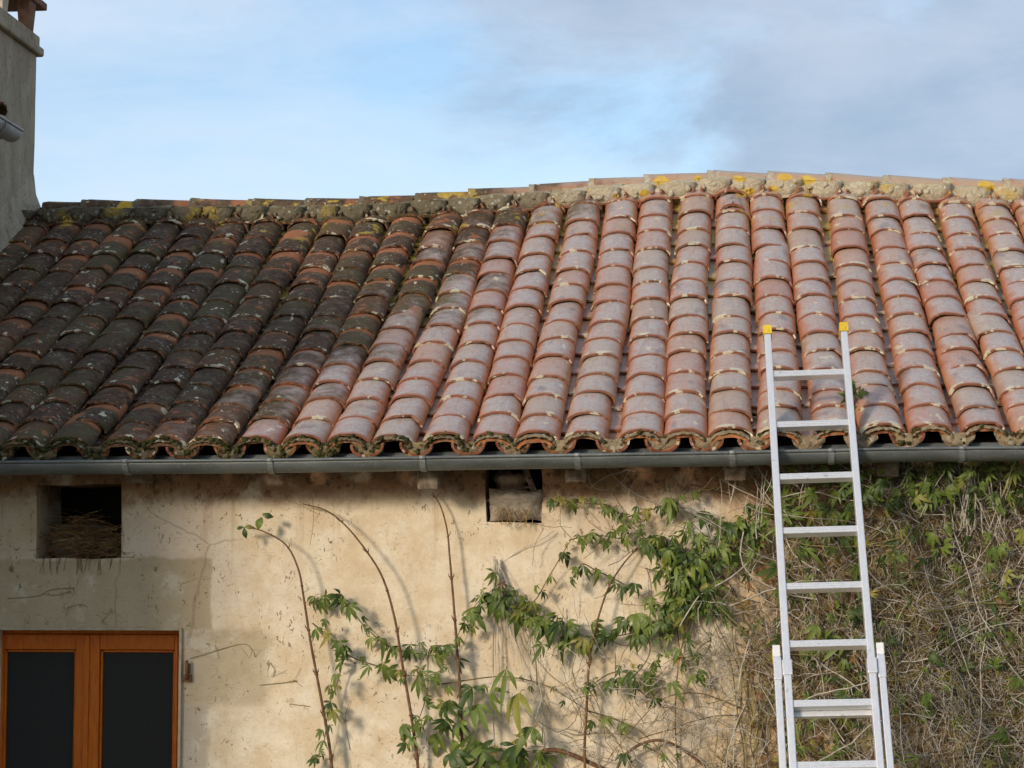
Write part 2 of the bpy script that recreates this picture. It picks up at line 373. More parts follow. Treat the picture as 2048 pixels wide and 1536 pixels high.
def colx(ci, v):
    """x of column ci (may be fractional) at v"""
    i = max(0, min(NC - 2, int(math.floor(ci)))); f = ci - i
    a = xe[i] + (xe[i+1] - xe[i]) * f; b = xr[i] + (xr[i+1] - xr[i]) * f
    return a + (b - a) * v + 0.012 * math.sin(ci * 1.7 + v * 5.0)
def frame(ci, v, dv=0.02):
    p = surf(colx(ci, v), v); q = surf(colx(ci, v + dv), v + dv)
    y = (q - p).normalized(); x = Vector((1, 0, (surf(p.x + 0.1, v).z - surf(p.x - 0.1, v).z) / 0.2))
    x = (x - y * x.dot(y)).normalized(); z = x.cross(y)
    return p, x, y, z

# ------------------------------------------------------------------ the house
house = empty('stone_house', (0, 2, 0))
tag(house, 'low old house with clay tiled roof and cream plastered wall', 'house')
house_inv = Matrix.Translation((0, 2, 0)).inverted()
def HP(o):                                        # parts are written in world coordinates
    o.parent = house; o.matrix_parent_inverse = house_inv; return o

# ---- wall: a slab with openings, slightly uneven face
def wx(px, py=1200): return at(px, py, WALL_Y).x
def wz(py, px=800): return at(px, py, WALL_Y).z
WIN = (wx(-12, 1300), wx(359, 1300), wz(2010, 300) , wz(1260, 200))
WIN = (WIN[0], WIN[1], 0.72, WIN[3])
HOLE1 = (wx(72, 1040), wx(244, 1040), wz(1117, 160), wz(968, 160))
HOLE2 = (wx(972, 990), wx(1084, 990), wz(1045, 1030), wz(925, 1030))
WX0, WX1, WZ0, WZ1 = -4.55, 5.2, -0.3, 2.90
def wall_material():
    t = NT('cream_plaster', 0.92, 0.12); X = t.xyz(); x, z = X[0], X[2]
    n0 = t.noise(1.3, 4); n1 = t.noise(6, 6, 0.62); n2 = t.noise(38, 5, 0.65); n3 = t.noise(120, 3)
    c = t.mix(t.step(n1, 0.32, 0.68), (0.63, 0.495, 0.32), (0.76, 0.665, 0.505))
    c = t.mix(t.m_('MULTIPLY', t.step(n0, 0.45, 0.65), 0.6), c, (0.66, 0.54, 0.43))
    c = t.mix(t.m_('MULTIPLY', t.step(t.noise(2.4, 5, 0.65, t.scaled((1, 1, 1), (8, 3, 1))), 0.52, 0.66), 0.45), c, (0.56, 0.42, 0.25))
    c = t.mix(t.m_('MULTIPLY', t.step(n2, 0.5, 0.75), 0.35), c, (0.50, 0.38, 0.24))
    wob = t.m_('MULTIPLY', t.m_('SUBTRACT', n1, 0.5), 0.09)
    xs = t.m_('ADD', x, wob); zs = t.m_('ADD', z, wob)
    # repaired areas round the window
    b1 = t.box(xs, zs, -9, wx(425), wz(1262), wz(1118), 0.012)
    b2 = t.box(xs, zs, wx(350), wx(538), wz(1412), wz(1262), 0.03)
    b3 = t.box(xs, zs, wx(350), wx(420), wz(1900), wz(1412), 0.02)
    b4 = t.box(xs, zs, -9, wx(250), wz(1118), 4.0, 0.05)
    c = t.mix(t.m_('MULTIPLY', b4, 0.45), c, (0.44, 0.34, 0.20))
    c = t.mix(t.m_('MULTIPLY', b1, 0.80), c, t.mix(n1, (0.37, 0.29, 0.17), (0.46, 0.37, 0.23)))
    c = t.mix(t.m_('MULTIPLY', b2, 0.72), c, t.mix(n1, (0.34, 0.27, 0.16), (0.50, 0.40, 0.26)))
    c = t.mix(t.m_('MULTIPLY', b3, 0.70), c, t.mix(n1, (0.38, 0.33, 0.25), (0.46, 0.40, 0.31)))
    # bare ochre rubble towards the right, where the plaster has fallen
    fall = t.step(t.m_('ADD', t.m_('ADD', x, t.m_('MULTIPLY', z, -0.22)), t.m_('MULTIPLY', t.m_('SUBTRACT', n0, 0.5), 1.5)), wx(1440) - 0.22 * 2.1 - 0.25, wx(1440) - 0.22 * 2.1 + 0.4)
    och = t.mix(t.step(n1, 0.3, 0.7), (0.42, 0.26, 0.12), (0.54, 0.36, 0.18))
    och = t.mix(t.step(n2, 0.5, 0.7), och, (0.28, 0.17, 0.09))
    c = t.mix(t.m_('MULTIPLY', fall, 0.88), c, och)
    # white lime patch
    lp = t.m_('MULTIPLY', t.box(xs, zs, wx(1330), wx(1430), wz(1135), wz(985), 0.05), t.step(n1, 0.40, 0.55))
    c = t.mix(t.m_('MULTIPLY', lp, 0.75), c, (0.74, 0.71, 0.66))
    # mouldy stain under the eaves, with the eave shadow painted into its brown
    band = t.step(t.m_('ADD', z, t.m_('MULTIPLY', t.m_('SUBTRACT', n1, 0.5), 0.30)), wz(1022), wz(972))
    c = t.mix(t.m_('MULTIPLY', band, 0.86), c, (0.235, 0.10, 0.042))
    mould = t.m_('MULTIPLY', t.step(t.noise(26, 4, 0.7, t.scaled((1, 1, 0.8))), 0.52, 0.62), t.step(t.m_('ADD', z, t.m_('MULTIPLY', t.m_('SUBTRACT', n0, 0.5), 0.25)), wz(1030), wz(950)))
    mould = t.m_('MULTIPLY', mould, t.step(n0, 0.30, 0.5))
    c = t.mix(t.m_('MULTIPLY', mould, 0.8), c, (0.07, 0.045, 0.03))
    drip = t.step(t.noise(5.5, 4, 0.65, t.scaled((2.6, 1, 0.16), (2, 0, 5))), 0.52, 0.70)
    drip = t.m_('MULTIPLY', drip, t.step(t.m_('ADD', z, t.m_('MULTIPLY', t.m_('SUBTRACT', n1, 0.5), 0.4)), wz(1230), wz(960)))
    c = t.mix(t.m_('MULTIPLY', drip, 0.42), c, (0.30, 0.19, 0.10))
    ve = t.n('ShaderNodeTexVoronoi', feature='DISTANCE_TO_EDGE'); wv = t.n('ShaderNodeVectorMath', operation='ADD'); t.l(t.pos, wv.inputs[0])
    nv_ = t.n('ShaderNodeTexNoise'); nv_.inputs['Scale'].default_value = 4.0; nv_.inputs['Detail'].default_value = 3; t.l(t.pos, nv_.inputs['Vector'])
    sv = t.n('ShaderNodeVectorMath', operation='SCALE'); sv.inputs['Scale'].default_value = 0.14; t.l(nv_.outputs['Color'], sv.inputs[0]); t.l(sv.outputs[0], wv.inputs[1])
    t.l(wv.outputs[0], ve.inputs['Vector']); ve.inputs['Scale'].default_value = 1.5
    crack = t.m_('MULTIPLY', t.m_('SUBTRACT', 1.0, t.step(ve.outputs['Distance'], 0.003, 0.011)), t.step(n0, 0.46, 0.60))
    c = t.mix(t.m_('MULTIPLY', crack, 0.38), c, (0.24, 0.15, 0.08))
    c = t.mix(t.m_('MULTIPLY', t.step(n3, 0.52, 0.72), 0.30), c, (0.46, 0.34, 0.21))
    pale = t.step(t.noise(3.2, 5, 0.7, t.scaled((1, 1, 1), (1, 5, 9))), 0.54, 0.66)
    c = t.mix(t.m_('MULTIPLY', pale, 0.40), c, (0.74, 0.68, 0.56))
    # marks left by the suckers of old creepers
    sk = t.step(t.noise(46, 2, 0.5, t.scaled((1.0, 1, 0.62), (3, 0, 8)), 1.2), 0.64, 0.675)
    sk = t.m_('MULTIPLY', sk, t.step(t.noise(2.6, 3, 0.6, t.scaled((1, 1, 1), (5, 0, 3))), 0.40, 0.62))
    c = t.mix(t.m_('MULTIPLY', sk, 0.85), c, (0.15, 0.095, 0.05))
    sk2 = t.step(t.noise(34, 2, 0.5, t.scaled((0.45, 1, 1.5), (13, 0, 28)), 1.6), 0.66, 0.69)
    c = t.mix(t.m_('MULTIPLY', sk2, 0.3), c, (0.26, 0.17, 0.10))
    h = t.m_('ADD', t.m_('MULTIPLY', n1, 0.7), t.m_('ADD', t.m_('MULTIPLY', n2, 0.35), t.m_('MULTIPLY', n3, 0.15)))
    t.bump(h, 0.55, 0.02)
    return t.col(c)
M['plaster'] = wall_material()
def build_wall():
    xs = sorted(set([WX0, WX1, WIN[0], WIN[1], HOLE1[0], HOLE1[1], HOLE2[0], HOLE2[1]]))
    zs = sorted(set([WZ0, WZ1, WIN[2], WIN[3], HOLE1[2], HOLE1[3], HOLE2[2], HOLE2[3]]))
    def fine(a, st):
        out = []
        for i in range(len(a) - 1):
            n = max(1, int((a[i+1] - a[i]) / st)); out += [a[i] + (a[i+1] - a[i]) * k / n for k in range(n)]
        return out + [a[-1]]
    xs = fine(xs, 0.12); zs = fine(zs, 0.12)
    holes = [WIN, HOLE1, HOLE2]
    def inside(cx, cz): return any(h[0] < cx < h[1] and h[2] < cz < h[3] for h in holes)
    mb = MB(); nx, nz = len(xs), len(zs)
    edge = set()
    for h in holes:
        edge |= {(round(h[0], 5), 'x'), (round(h[1], 5), 'x')}
    vs = []
    for j in range(nz):
        for i in range(nx):
            p = Vector((xs[i], 0, zs[j])); dy = 0.012 * noise.noise(p * 1.6) + 0.006 * noise.noise(p * 5.0)
            # a chipped outline for the two small openings
            q = p.copy()
            for h in holes[1:]:
                if h[0] - 1e-4 <= p.x <= h[1] + 1e-4 and h[2] - 1e-4 <= p.z <= h[3] + 1e-4:
                    q.x += 0.012 * noise.noise(p * 11 + Vector((3, 0, 0))); q.z += 0.012 * noise.noise(p * 11 + Vector((0, 7, 0)))
            vs.append((q.x, WALL_Y + dy, q.z))
    fs = []; cell = {}
    for j in range(nz - 1):
        for i in range(nx - 1):
            if inside((xs[i] + xs[i+1]) / 2, (zs[j] + zs[j+1]) / 2): continue
            fs.append((j*nx+i, j*nx+i+1, (j+1)*nx+i+1, (j+1)*nx+i)); cell[(i, j)] = 1
    b = len(vs); vs += [(p[0], WALL_Y + 0.42, p[2]) for p in vs]
    for j in range(nz - 1):
        for i in range(nx - 1):
            if (i, j) not in cell: continue
            fs.append((b+j*nx+i, b+(j+1)*nx+i, b+(j+1)*nx+i+1, b+j*nx+i+1))
            for (di, dj, p, q) in ((-1,0,(j+1)*nx+i,j*nx+i),(1,0,j*nx+i+1,(j+1)*nx+i+1),(0,-1,j*nx+i,j*nx+i+1),(0,1,(j+1)*nx+i+1,(j+1)*nx+i)):
                if (i+di, j+dj) not in cell: fs.append((p, b+p, b+q, q))
    mb.add(vs, fs, smooth=False)
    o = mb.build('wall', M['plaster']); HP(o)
    return o
wall = build_wall()
# dark room and loft behind the openings
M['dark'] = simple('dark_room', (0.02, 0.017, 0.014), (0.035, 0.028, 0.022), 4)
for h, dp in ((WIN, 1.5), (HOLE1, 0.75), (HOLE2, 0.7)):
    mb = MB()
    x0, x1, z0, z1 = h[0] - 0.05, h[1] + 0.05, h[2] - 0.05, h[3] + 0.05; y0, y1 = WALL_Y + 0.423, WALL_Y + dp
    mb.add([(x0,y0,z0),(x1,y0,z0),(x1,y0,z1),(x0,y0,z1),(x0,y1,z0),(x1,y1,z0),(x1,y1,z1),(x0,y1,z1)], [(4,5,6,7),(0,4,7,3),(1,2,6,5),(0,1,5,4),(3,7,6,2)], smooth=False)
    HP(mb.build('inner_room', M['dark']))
# back and side walls
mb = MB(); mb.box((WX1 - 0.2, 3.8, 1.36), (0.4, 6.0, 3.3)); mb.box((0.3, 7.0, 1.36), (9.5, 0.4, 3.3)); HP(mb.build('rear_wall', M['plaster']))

# ---- roof
mb = MB(); vs = []; fs = []; nv = 14; xs_ = [-4.46 + 0.35 * k for k in range(27)]
for x in xs_:
    for j in range(nv + 1):
        v = 0.03 + 0.97 * j / nv; p = surf(x, v); vs.append((p.x, p.y, p.z - 0.03))
    vs.append((x, 7.4, 2.75))
W_ = nv + 2
for i in range(len(xs_) - 1):
    for j in range(W_ - 1): fs.append((i*W_+j, (i+1)*W_+j, (i+1)*W_+j+1, i*W_+j+1))
mb.add(vs, fs, smooth=False)
roof = mb.build('roof', M['deck']); HP(roof)
def RP(o):
    o.parent = roof; return o                    # roof stands at the house's own origin offset: identity in the world

rng = random.Random(11)
def barrel(w0, w1, h0, h1, L, th, seed, concave=False, na=12, nl=5, wav=0.004, flat=0.92, chip=False):
    """half-barrel tile: low end at y = 0, top end at y = L, crown up (or channel, open side up)"""
    mb = MB(); r = random.Random(seed); ph = r.random() * 10; k0 = r.uniform(1, na - 1); cd_ = r.uniform(0.012, 0.034) if chip else 0.0
    def ring(y, off, lip):
        t = y / L; w = w0 + (w1 - w0) * t - off; h = h0 + (h1 - h0) * t - off; out = []
        for k in range(na + 1):
            a = math.pi * k / na; ca, sa = math.cos(a), math.sin(a)
            X = -w * (abs(ca) ** flat) * (1 if ca >= 0 else -1); Z = h * (sa ** 0.95)
            nz = noise.noise(Vector((X * 9 + ph, y * 5, seed * 1.3)))
            yy = y + (lip * (0.010 * noise.noise(Vector((k * 0.7 + ph, seed * 2.1, 0))) + 0.006 * noise.noise(Vector((k * 2.1, seed * 1.1, ph))) + cd_ * math.exp(-((k - k0) / 1.1) ** 2)))
            Z += wav * nz
            if concave: Z = h0 - Z if False else (max(h0, h1) + 0.002 - Z)
            out.append((X, yy, Z))
        return out
    vs = []; nr = nl + 1
    for j in range(nr): vs += ring(L * j / nl, 0.0, 1.0 if j == 0 else 0.0)
    for j in range(nr): vs += ring(L * j / nl, th, 1.0 if j == 0 else 0.0)
    n1 = na + 1; b = nr * n1; fs = []; uv = []
    for j in range(nl):
        for k in range(na):
            q = (j*n1+k, j*n1+k+1, (j+1)*n1+k+1, (j+1)*n1+k); quv = [(k/na, j/nl), ((k+1)/na, j/nl), ((k+1)/na, (j+1)/nl), (k/na, (j+1)/nl)]
            if concave: q = q[::-1]; quv = quv[::-1]
            fs.append(q); uv.append(quv)
            q2 = (b+j*n1+k, b+(j+1)*n1+k, b+(j+1)*n1+k+1, b+j*n1+k+1); quv2 = [(k/na, j/nl), (k/na, (j+1)/nl), ((k+1)/na, (j+1)/nl), ((k+1)/na, j/nl)]
            if concave: q2 = q2[::-1]; quv2 = quv2[::-1]
            fs.append(q2); uv.append(quv2)
    ns = len(fs)
    mb.add(vs, fs, uv)
    fs = []; uv = []
    for k in range(na):
        q = (k, b+k, b+k+1, k+1); fs.append(q if not concave else q[::-1]); uv.append([(k/na, -0.05)] * 4)
        o_ = nl*n1; q = (o_+k, o_+k+1, b+o_+k+1, b+o_+k); fs.append(q if not concave else q[::-1]); uv.append([(k/na, 1.0)] * 4)
    for j in range(nl):
        q = (j*n1, (j+1)*n1, b+(j+1)*n1, b+j*n1); fs.append(q if not concave else q[::-1]); uv.append([(0, 0.3)] * 4)
        q = (j*n1+na, b+j*n1+na, b+(j+1)*n1+na, (j+1)*n1+na); fs.append(q if not concave else q[::-1]); uv.append([(1, 0.3)] * 4)
    mb.add(vs, fs, uv, smooth=False)              # own vertices: crisp arrises
    return mb
SLOPE = math.hypot(RUN, 1.8); ROWS = 14; EXPO = SLOPE / ROWS; TL = EXPO + 0.105
cov_src = [barrel(0.109 + 0.002 * (k % 3), 0.101, 0.068 + 0.003 * (k % 2), 0.056, TL, 0.0105, k, chip=(k % 3 == 1)) for k in range(14)]
chn_src = [barrel(0.083, 0.098, 0.060, 0.070, TL, 0.0125, 40 + k, concave=True) for k in range(5)]
cov_me = [m.mesh('cover_tile', M['cover']) for m in cov_src]
chn_me = [m.mesh('channel_tile', M['channel']) for m in chn_src]
def tile_matrix(ci, v, lift, tilt, jit):
    p, x, y, z = frame(ci, max(v, 0.0))
    if v < 0: p = p + y * (v * SLOPE)
    rot = Matrix((x, y, z)).transposed()
    rot = rot @ Euler((tilt + jit.gauss(0, 0.007), jit.gauss(0, 0.028), jit.gauss(0, 0.018))).to_matrix()
    s = 1 + jit.gauss(0, 0.012)
    M4 = (rot @ Matrix.Diagonal((s, 1, s))).to_4x4(); M4.translation = p + z * lift + x * jit.gauss(0, 0.003)
    return M4
def stuff_merge(mb, src, M4, rnd):
    b = len(mb.v); mb.v += [tuple(M4 @ Vector(p)) for p in src.v]
    mb.f += [tuple(b + k for k in f) for f in src.f]; mb.uv += src.uv; mb.sm += src.sm; mb.mi += src.mi; mb.rnd += [rnd] * len(src.f)
VENT = (None, None)
def lay(kind):
    out = []
    for ci in range(NC if kind == 'cover' else NC - 1):
        c = ci if kind == 'cover' else ci + 0.5
        off = rng.uniform(-0.012, 0.012)
        for r_ in range(ROWS):
            v = (r_ * EXPO + rng.gauss(0, 0.016)) / SLOPE + (off if r_ else 0) * 0.3
            if kind == 'cover':
                if r_ == 0: v = rng.gauss(0.003, 0.002)
                lift, tilt = 0.043 + rng.gauss(0, 0.002), R(-0.9)
                if rng.random() < 0.05: tilt += R(1.2); lift += 0.004
            else:
                v -= 0.010 if r_ else 0.007
                lift, tilt = 0.000 + rng.gauss(0, 0.001), R(-2.2)
            if v + 0.03 > 1.0: continue
            M4 = tile_matrix(c, v, lift, tilt, rng)
            px, py, d = proj(M4.translation + Vector((0, 0.1, 0.1)))
            vis = -50 < px < 2100 and -40 < py < 1600
            k = rng.randrange(len(cov_me if kind == 'cover' else chn_me))
            out.append((0 if vis else 1, d, M4, k))
    out.sort(key=lambda q: (q[0], q[1]))
    src, mes, nm = (cov_src, cov_me, 'cover_tile') if kind == 'cover' else (chn_src, chn_me, 'channel_tile')
    rest = MB()
    for i, (nv_, d, M4, k) in enumerate(out):
        if i < 300 and nv_ == 0: RP(inst(nm, mes[k], M4, roof))
        else: stuff_merge(rest, src[k], M4, rng.random())
    o = RP(rest.build(nm + 's_beyond', M['cover' if kind == 'cover' else 'channel'])); o['kind'] = 'stuff'
lay('channel'); lay('cover')
# roof vent tile below the ridge: a small hood with two dark openings
vcol = 6 + EC.index(1465)
p, x, y, z = frame(vcol, 0.865); rot = Matrix((x, y, z)).transposed()
vm = MB(); hd = barrel(0.086, 0.072, 0.088, 0.050, 0.17, 0.016, 71)
for q in hd.v: pass
stuff_merge(vm, hd, Matrix.Identity(4), 0.3)
vm.box((0, 0.012, 0.045), (0.012, 0.012, 0.10))
vent = vm.mesh('vent_tile', M['cover'])
M4 = rot.to_4x4(); M4.translation = p + z * 0.056
RP(inst('vent_tile', vent, M4, roof))

# eave: doubled tile under each cover with a bed of mossy mortar, channel noses
ev_src = [barrel(0.093, 0.088, 0.054, 0.050, 0.20, 0.013, 90 + k, wav=0.003) for k in range(3)]
ev_me = [m.mesh('eave_tile', M['eave']) for m in ev_src]
nose_src = [barrel(0.074, 0.084, 0.058, 0.062, 0.16, 0.014, 95 + k, concave=True) for k in range(3)]
nose_me = [m.mesh('eave_channel', M['eave']) for m in nose_src]
mort = MB(); moss = MB()
for ci in range(NC):
    px = proj(surf(xe[ci], 0))[0]
    if not -160 < px < 2200: continue
    dk = px < 620
    M4 = tile_matrix(ci, -0.004 + rng.gauss(0, 0.003), 0.034 + rng.gauss(0, 0.003), 0.0, rng)
    RP(inst('eave_tile', ev_me[ci % 3], M4, roof))
    p, x, y, z = frame(ci, 0)
    # bed of mortar between the two tiles, crumbling at its edge
    na_, nc_ = 30, 8; vs = []; sd_ = rng.random() * 50
    for k in range(na_ + 1):
        a = math.pi * (0.02 + 0.96 * k / na_)
        rr = 0.0085 * (0.75 + 0.9 * noise.noise(Vector((k * 0.45, sd_, 1)))); rr = max(0.003, rr)
        fwd = 0.004 + 0.012 * noise.noise(Vector((k * 0.33, sd_, 7)))
        c = p + x * (-0.0955 * math.cos(a)) + z * (0.040 + 0.057 * math.sin(a)) - y * fwd; od = (x * -math.cos(a) + z * math.sin(a)).normalized()
        for m__ in range(nc_):
            g = 2 * math.pi * m__ / nc_; kk = 1 + 0.8 * noise.noise(Vector((k * 0.9, m__ * 1.1, sd_)))
            vs.append(c + od * (rr * math.cos(g) * kk) + y * (0.020 * math.sin(g) * kk))
    mort.add(vs, [(k*nc_+m__, k*nc_+(m__+1)%nc_, (k+1)*nc_+(m__+1)%nc_, (k+1)*nc_+m__) for k in range(na_) for m__ in range(nc_)])
    for k in range(22 if px < 700 else (14 if px < 1000 else 5)):
        a = rng.uniform(0.1, 3.04); c = p + x * (-0.098 * math.cos(a)) + z * (0.044 + 0.063 * math.sin(a)) + y * rng.uniform(-0.022, 0.012)
        r1_ = 0.003 + 0.011 * rng.random() ** 2; moss.lump(c, (r1_ * 1.3, r1_, r1_), rng.randrange(999), 6, 4, 0.7)
    # mortar and moss filling the foot of the next channel
    if ci < NC - 1:
        q, x, y, z = frame(ci + 0.5, 0)
        M4 = tile_matrix(ci + 0.5, 0.0045 + rng.gauss(0, 0.003), -0.004, 0.0, rng)
        RP(inst('eave_channel', nose_me[ci % 3], M4, roof))
        vs = []; NU, NV = 12, 8
        for jj in range(NV + 1):
            t_ = jj / NV
            for ii in range(NU + 1):
                u = ii / NU * 2 - 1; hw_ = 0.042 + 0.038 * min(1.0, t_ * 1.7) ** 0.7; zz = -0.015 + 0.012 * u * u + 0.082 * t_
                nn = noise.noise(Vector((u * 2.3, t_ * 3, sd_ + 9))); n2 = noise.noise(Vector((u * 6, t_ * 7, sd_)))
                bul = 0.013 + 0.030 * (1 - u * u) * (1 - 0.75 * t_) + 0.014 * nn + 0.008 * n2 - 0.05 * max(0, t_ - 0.6)
                vs.append(q + x * (u * hw_ + 0.006 * n2) + z * (zz + 0.008 * nn) - y * bul)
        mort.add(vs, [(jj*(NU+1)+ii, jj*(NU+1)+ii+1, (jj+1)*(NU+1)+ii+1, (jj+1)*(NU+1)+ii) for jj in range(NV) for ii in range(NU)])
        for k in range(26 if px < 700 else (16 if px < 1000 else 5)):
            u = rng.uniform(-1, 1); t_ = rng.random(); hw_ = 0.042 + 0.036 * min(1.0, t_ * 1.7); r1_ = 0.003 + 0.012 * rng.random() ** 2
            moss.lump(q + x * u * hw_ + z * (-0.004 + 0.088 * t_) - y * (0.032 * (1 - u * u) * (1 - 0.75 * t_) + 0.010), (r1_ * 1.2, r1_, r1_), rng.randrange(999), 6, 4, 0.7)
# crumbs of moss lying in the channels
for k in range(170):
    ci = rng.uniform(3, NC - 2); ci = math.floor(ci) + 0.5; v = rng.random() ** 1.3 * 0.95
    if colx(ci, v) > -1.2 and rng.random() < 0.7: continue
    q, x, y, z = frame(ci, v); a = rng.uniform(-1, 1)
    moss.lump(q + x * 0.04 * a + z * 0.030, (0.016 * rng.uniform(.6, 1.6), 0.022, 0.010 * rng.uniform(.6, 1.4)), rng.randrange(999), 6, 4, 0.6)
o = RP(mort.build('eave_mortar', M['eave_mortar'])); o['kind'] = 'stuff'
o = RP(moss.build('moss', M['moss'])); o['kind'] = 'stuff'

# ridge: mortar bed, plugs closing the channels, half-round ridge tiles
mb = MB(); vs = []; fs = []; xs_ = [-4.5 + 0.045 * k for k in range(215)]; prof = [(-0.15, -0.06), (-0.218, -0.005), (-0.215, 0.045), (-0.17, 0.082), (-0.12, 0.104), (-0.08, 0.12), (0.0, 0.13), (0.12, 0.09), (0.17, 0.0)]
for i, x in enumerate(xs_):
    for j, (dy, dz) in enumerate(prof):
        e = Vector((x * 9, j * 0.9, 0)); vs.append((x, RUN + dy + 0.018 * noise.noise(e), zr(x) + dz - 0.025 + 0.016 * noise.noise(e * 1.7 + Vector((3, 3, 3)))))
n_ = len(prof)
fs = [(i*n_+j, (i+1)*n_+j, (i+1)*n_+j+1, i*n_+j+1) for i in range(len(xs_)-1) for j in range(n_-1)]
mb.add(vs, fs); RP(mb.build('ridge_mortar', M['mortar']))
rm = random.Random(5)
for ci in range(NC - 1):
    vv = 0.935
    q, x, y, z = frame(ci + 0.5, vv)
    px = proj(q)[0]
    if not -60 < px < 2110: continue
    mb = MB(); hw = 0.5 * (colx(ci + 1, vv) - colx(ci, vv)) - 0.004 + rm.gauss(0, 0.003); dep = 0.108 + rm.gauss(0, 0.006); n = 14; PT = 0.184 + rm.gauss(0, 0.004)
    vs = []; rowsY = [0.0, -0.028, -0.02]
    # front of the plug: concentric half-discs bulging towards the camera
    rings = [(1.0, 0.02), (0.93, -0.010), (0.6, -0.026), (0.25, -0.03)]
    for rr, dy in rings:
        for k in range(n + 1):
            a = math.pi * k / n; nn = noise.noise(Vector((k * 0.8, rr * 5, ci * 1.7)))
            vs.append(q + Vector((1, 0, 0)) * (-hw * rr * math.cos(a)) + Vector((0, 0, 1)) * (PT - dep * rr * math.sin(a) + 0.006 * nn) + Vector((0, 1, 0)) * (dy + 0.012 * nn))
    back = len(vs)
    for k in range(n + 1):
        a = math.pi * k / n
        vs.append(q + Vector((-hw * math.cos(a), 0.16, PT + 0.05 - dep * math.sin(a))))
    fs = [(r_*(n+1)+k, r_*(n+1)+k+1, (r_+1)*(n+1)+k+1, (r_+1)*(n+1)+k) for r_ in range(3) for k in range(n)]
    fs += [(back+k, back+k+1, k+1, k) for k in range(n)]
    fs.append(tuple(3*(n+1)+k for k in range(n+1)))
    mb.add(vs, fs)
    for k in range(2):
        a = rm.uniform(-0.75, 0.75); mb.lump(q + Vector((hw * a, -0.025, PT - 0.012 - dep * rm.uniform(0.1, 0.75) * (1 - a * a))), (0.022 * rm.uniform(.6, 1.3), 0.014, 0.018 * rm.uniform(.6, 1.3)), rm.randrange(999), 7, 4, 0.5)
    pl = RP(mb.build('ridge_plug', M['mortar']))
    # crescent of broken tile holding the mortar
    t = MB(); cr_ = barrel(hw * 0.90, hw * 0.90, dep * 0.58, dep * 0.58, 0.12, 0.013, 130 + ci, concave=True, na=14)
    stuff_merge(t, cr_, Matrix.Translation(q + Vector((0, -0.026, PT - dep - 0.012))) @ Matrix.Rotation(R(24), 4, 'X'), rm.random())
    RP(t.build('crescent_tile', M['cover']))
RJ = [-60, 75, 180, 285, 395, 510, 625, 732, 845, 950, 1072, 1190, 1300, 1425, 1545, 1660, 1775, 1895, 2015, 2135]
rt = random.Random(8)
for i in range(len(RJ) - 1):
    a = at(RJ[i], 380, RUN).x; b = at(RJ[i + 1], 380, RUN).x + 0.05
    if a < -4.52: a = -4.52
    L = b - a; za, zb = ridge_top(a) + 0.002, ridge_top(b) - 0.009
    src = barrel(0.112, 0.100, 0.085, 0.078, L, 0.015, 200 + i, na=12, nl=6, wav=0.003)
    d = Vector((L, rt.gauss(0, 0.006), zb - za)).normalized(); sx = d.cross(Vector((0, 0, 1))).normalized(); up = sx.cross(d)
    M4 = Matrix((sx, d, up)).transposed().to_4x4(); M4.translation = Vector((a, RUN, za - 0.085))
    t = MB(); stuff_merge(t, src, Matrix.Identity(4), 0.0)
    o = inst('ridge_tile', t.mesh('ridge_tile', M['ridge']), M4, roof)
    # collar of mortar over the joint
    if i > 1:
        src = barrel(0.114, 0.110, 0.0865, 0.083, 0.045 + 0.02 * rt.random(), 0.012, 300 + i, na=14, nl=3, wav=0.012)
        mb = MB(); stuff_merge(mb, src, Matrix.Identity(4), 0.0); M5 = M4.copy(); M5.translation = Vector((a - 0.035, RUN, za - 0.086))
        inst('joint_mortar', mb.mesh('joint_mortar', M['mortar']), M5, roof)

# unseen board added behind the gutter to stop sun leaking through the tile arches
mb = MB(); vs = []; xb = [-4.40 + 0.3 * k for k in range(32)]
for x in xb:
    for (y_, z_) in ((0.034, -0.05), (0.034, 0.022), (0.054, 0.022), (0.054, -0.05)): vs.append((x, y_, rim_z(x) + z_))
mb.add(vs, [(i*4+j, i*4+(j+1)%4, (i+1)*4+(j+1)%4, (i+1)*4+j) for i in range(len(xb)-1) for j in range(4)], smooth=False)
HP(mb.build('sun_stop_board', M['wood_old']))
# ---- gutter with straps, zinc apron behind it
xs_ = [-4.40 + 0.12 * k for k in range(76)]
mb = MB(); vs = []; fs = []; GR = 0.057; n = 12; GY = -0.04
prof = []
for k in range(n + 1):
    a = math.pi * k / n; prof.append((GY - GR * math.cos(a), -GR * math.sin(a)))
prof += [(GY + GR + 0.004, 0.034), (GY + GR + 0.008, 0.034)]
for k in range(n, -1, -1):
    a = math.pi * k / n; prof.append((GY - (GR + 0.003) * math.cos(a), -(GR + 0.003) * math.sin(a)))
m_ = len(prof)
for x in xs_:
    for (y, z_) in prof: vs.append((x, y, rim_z(x) + z_ + 0.001 * noise.noise(Vector((x * 3, y * 9, 0)))))
fs = [(i*m_+j, i*m_+(j+1)%m_, (i+1)*m_+(j+1)%m_, (i+1)*m_+j) for i in range(len(xs_)-1) for j in range(m_)]
mb.add(vs, fs)
mb.tube([(x, GY - GR - 0.004, rim_z(x) + 0.001) for x in xs_], 0.0085, 8)
gutter = mb.build('gutter', M['zinc']); HP(gutter)
M['strap'] = simple('galvanised_strap', (0.17, 0.18, 0.175), (0.26, 0.27, 0.26), 30, 0.5, 0.5, metal=0.4)
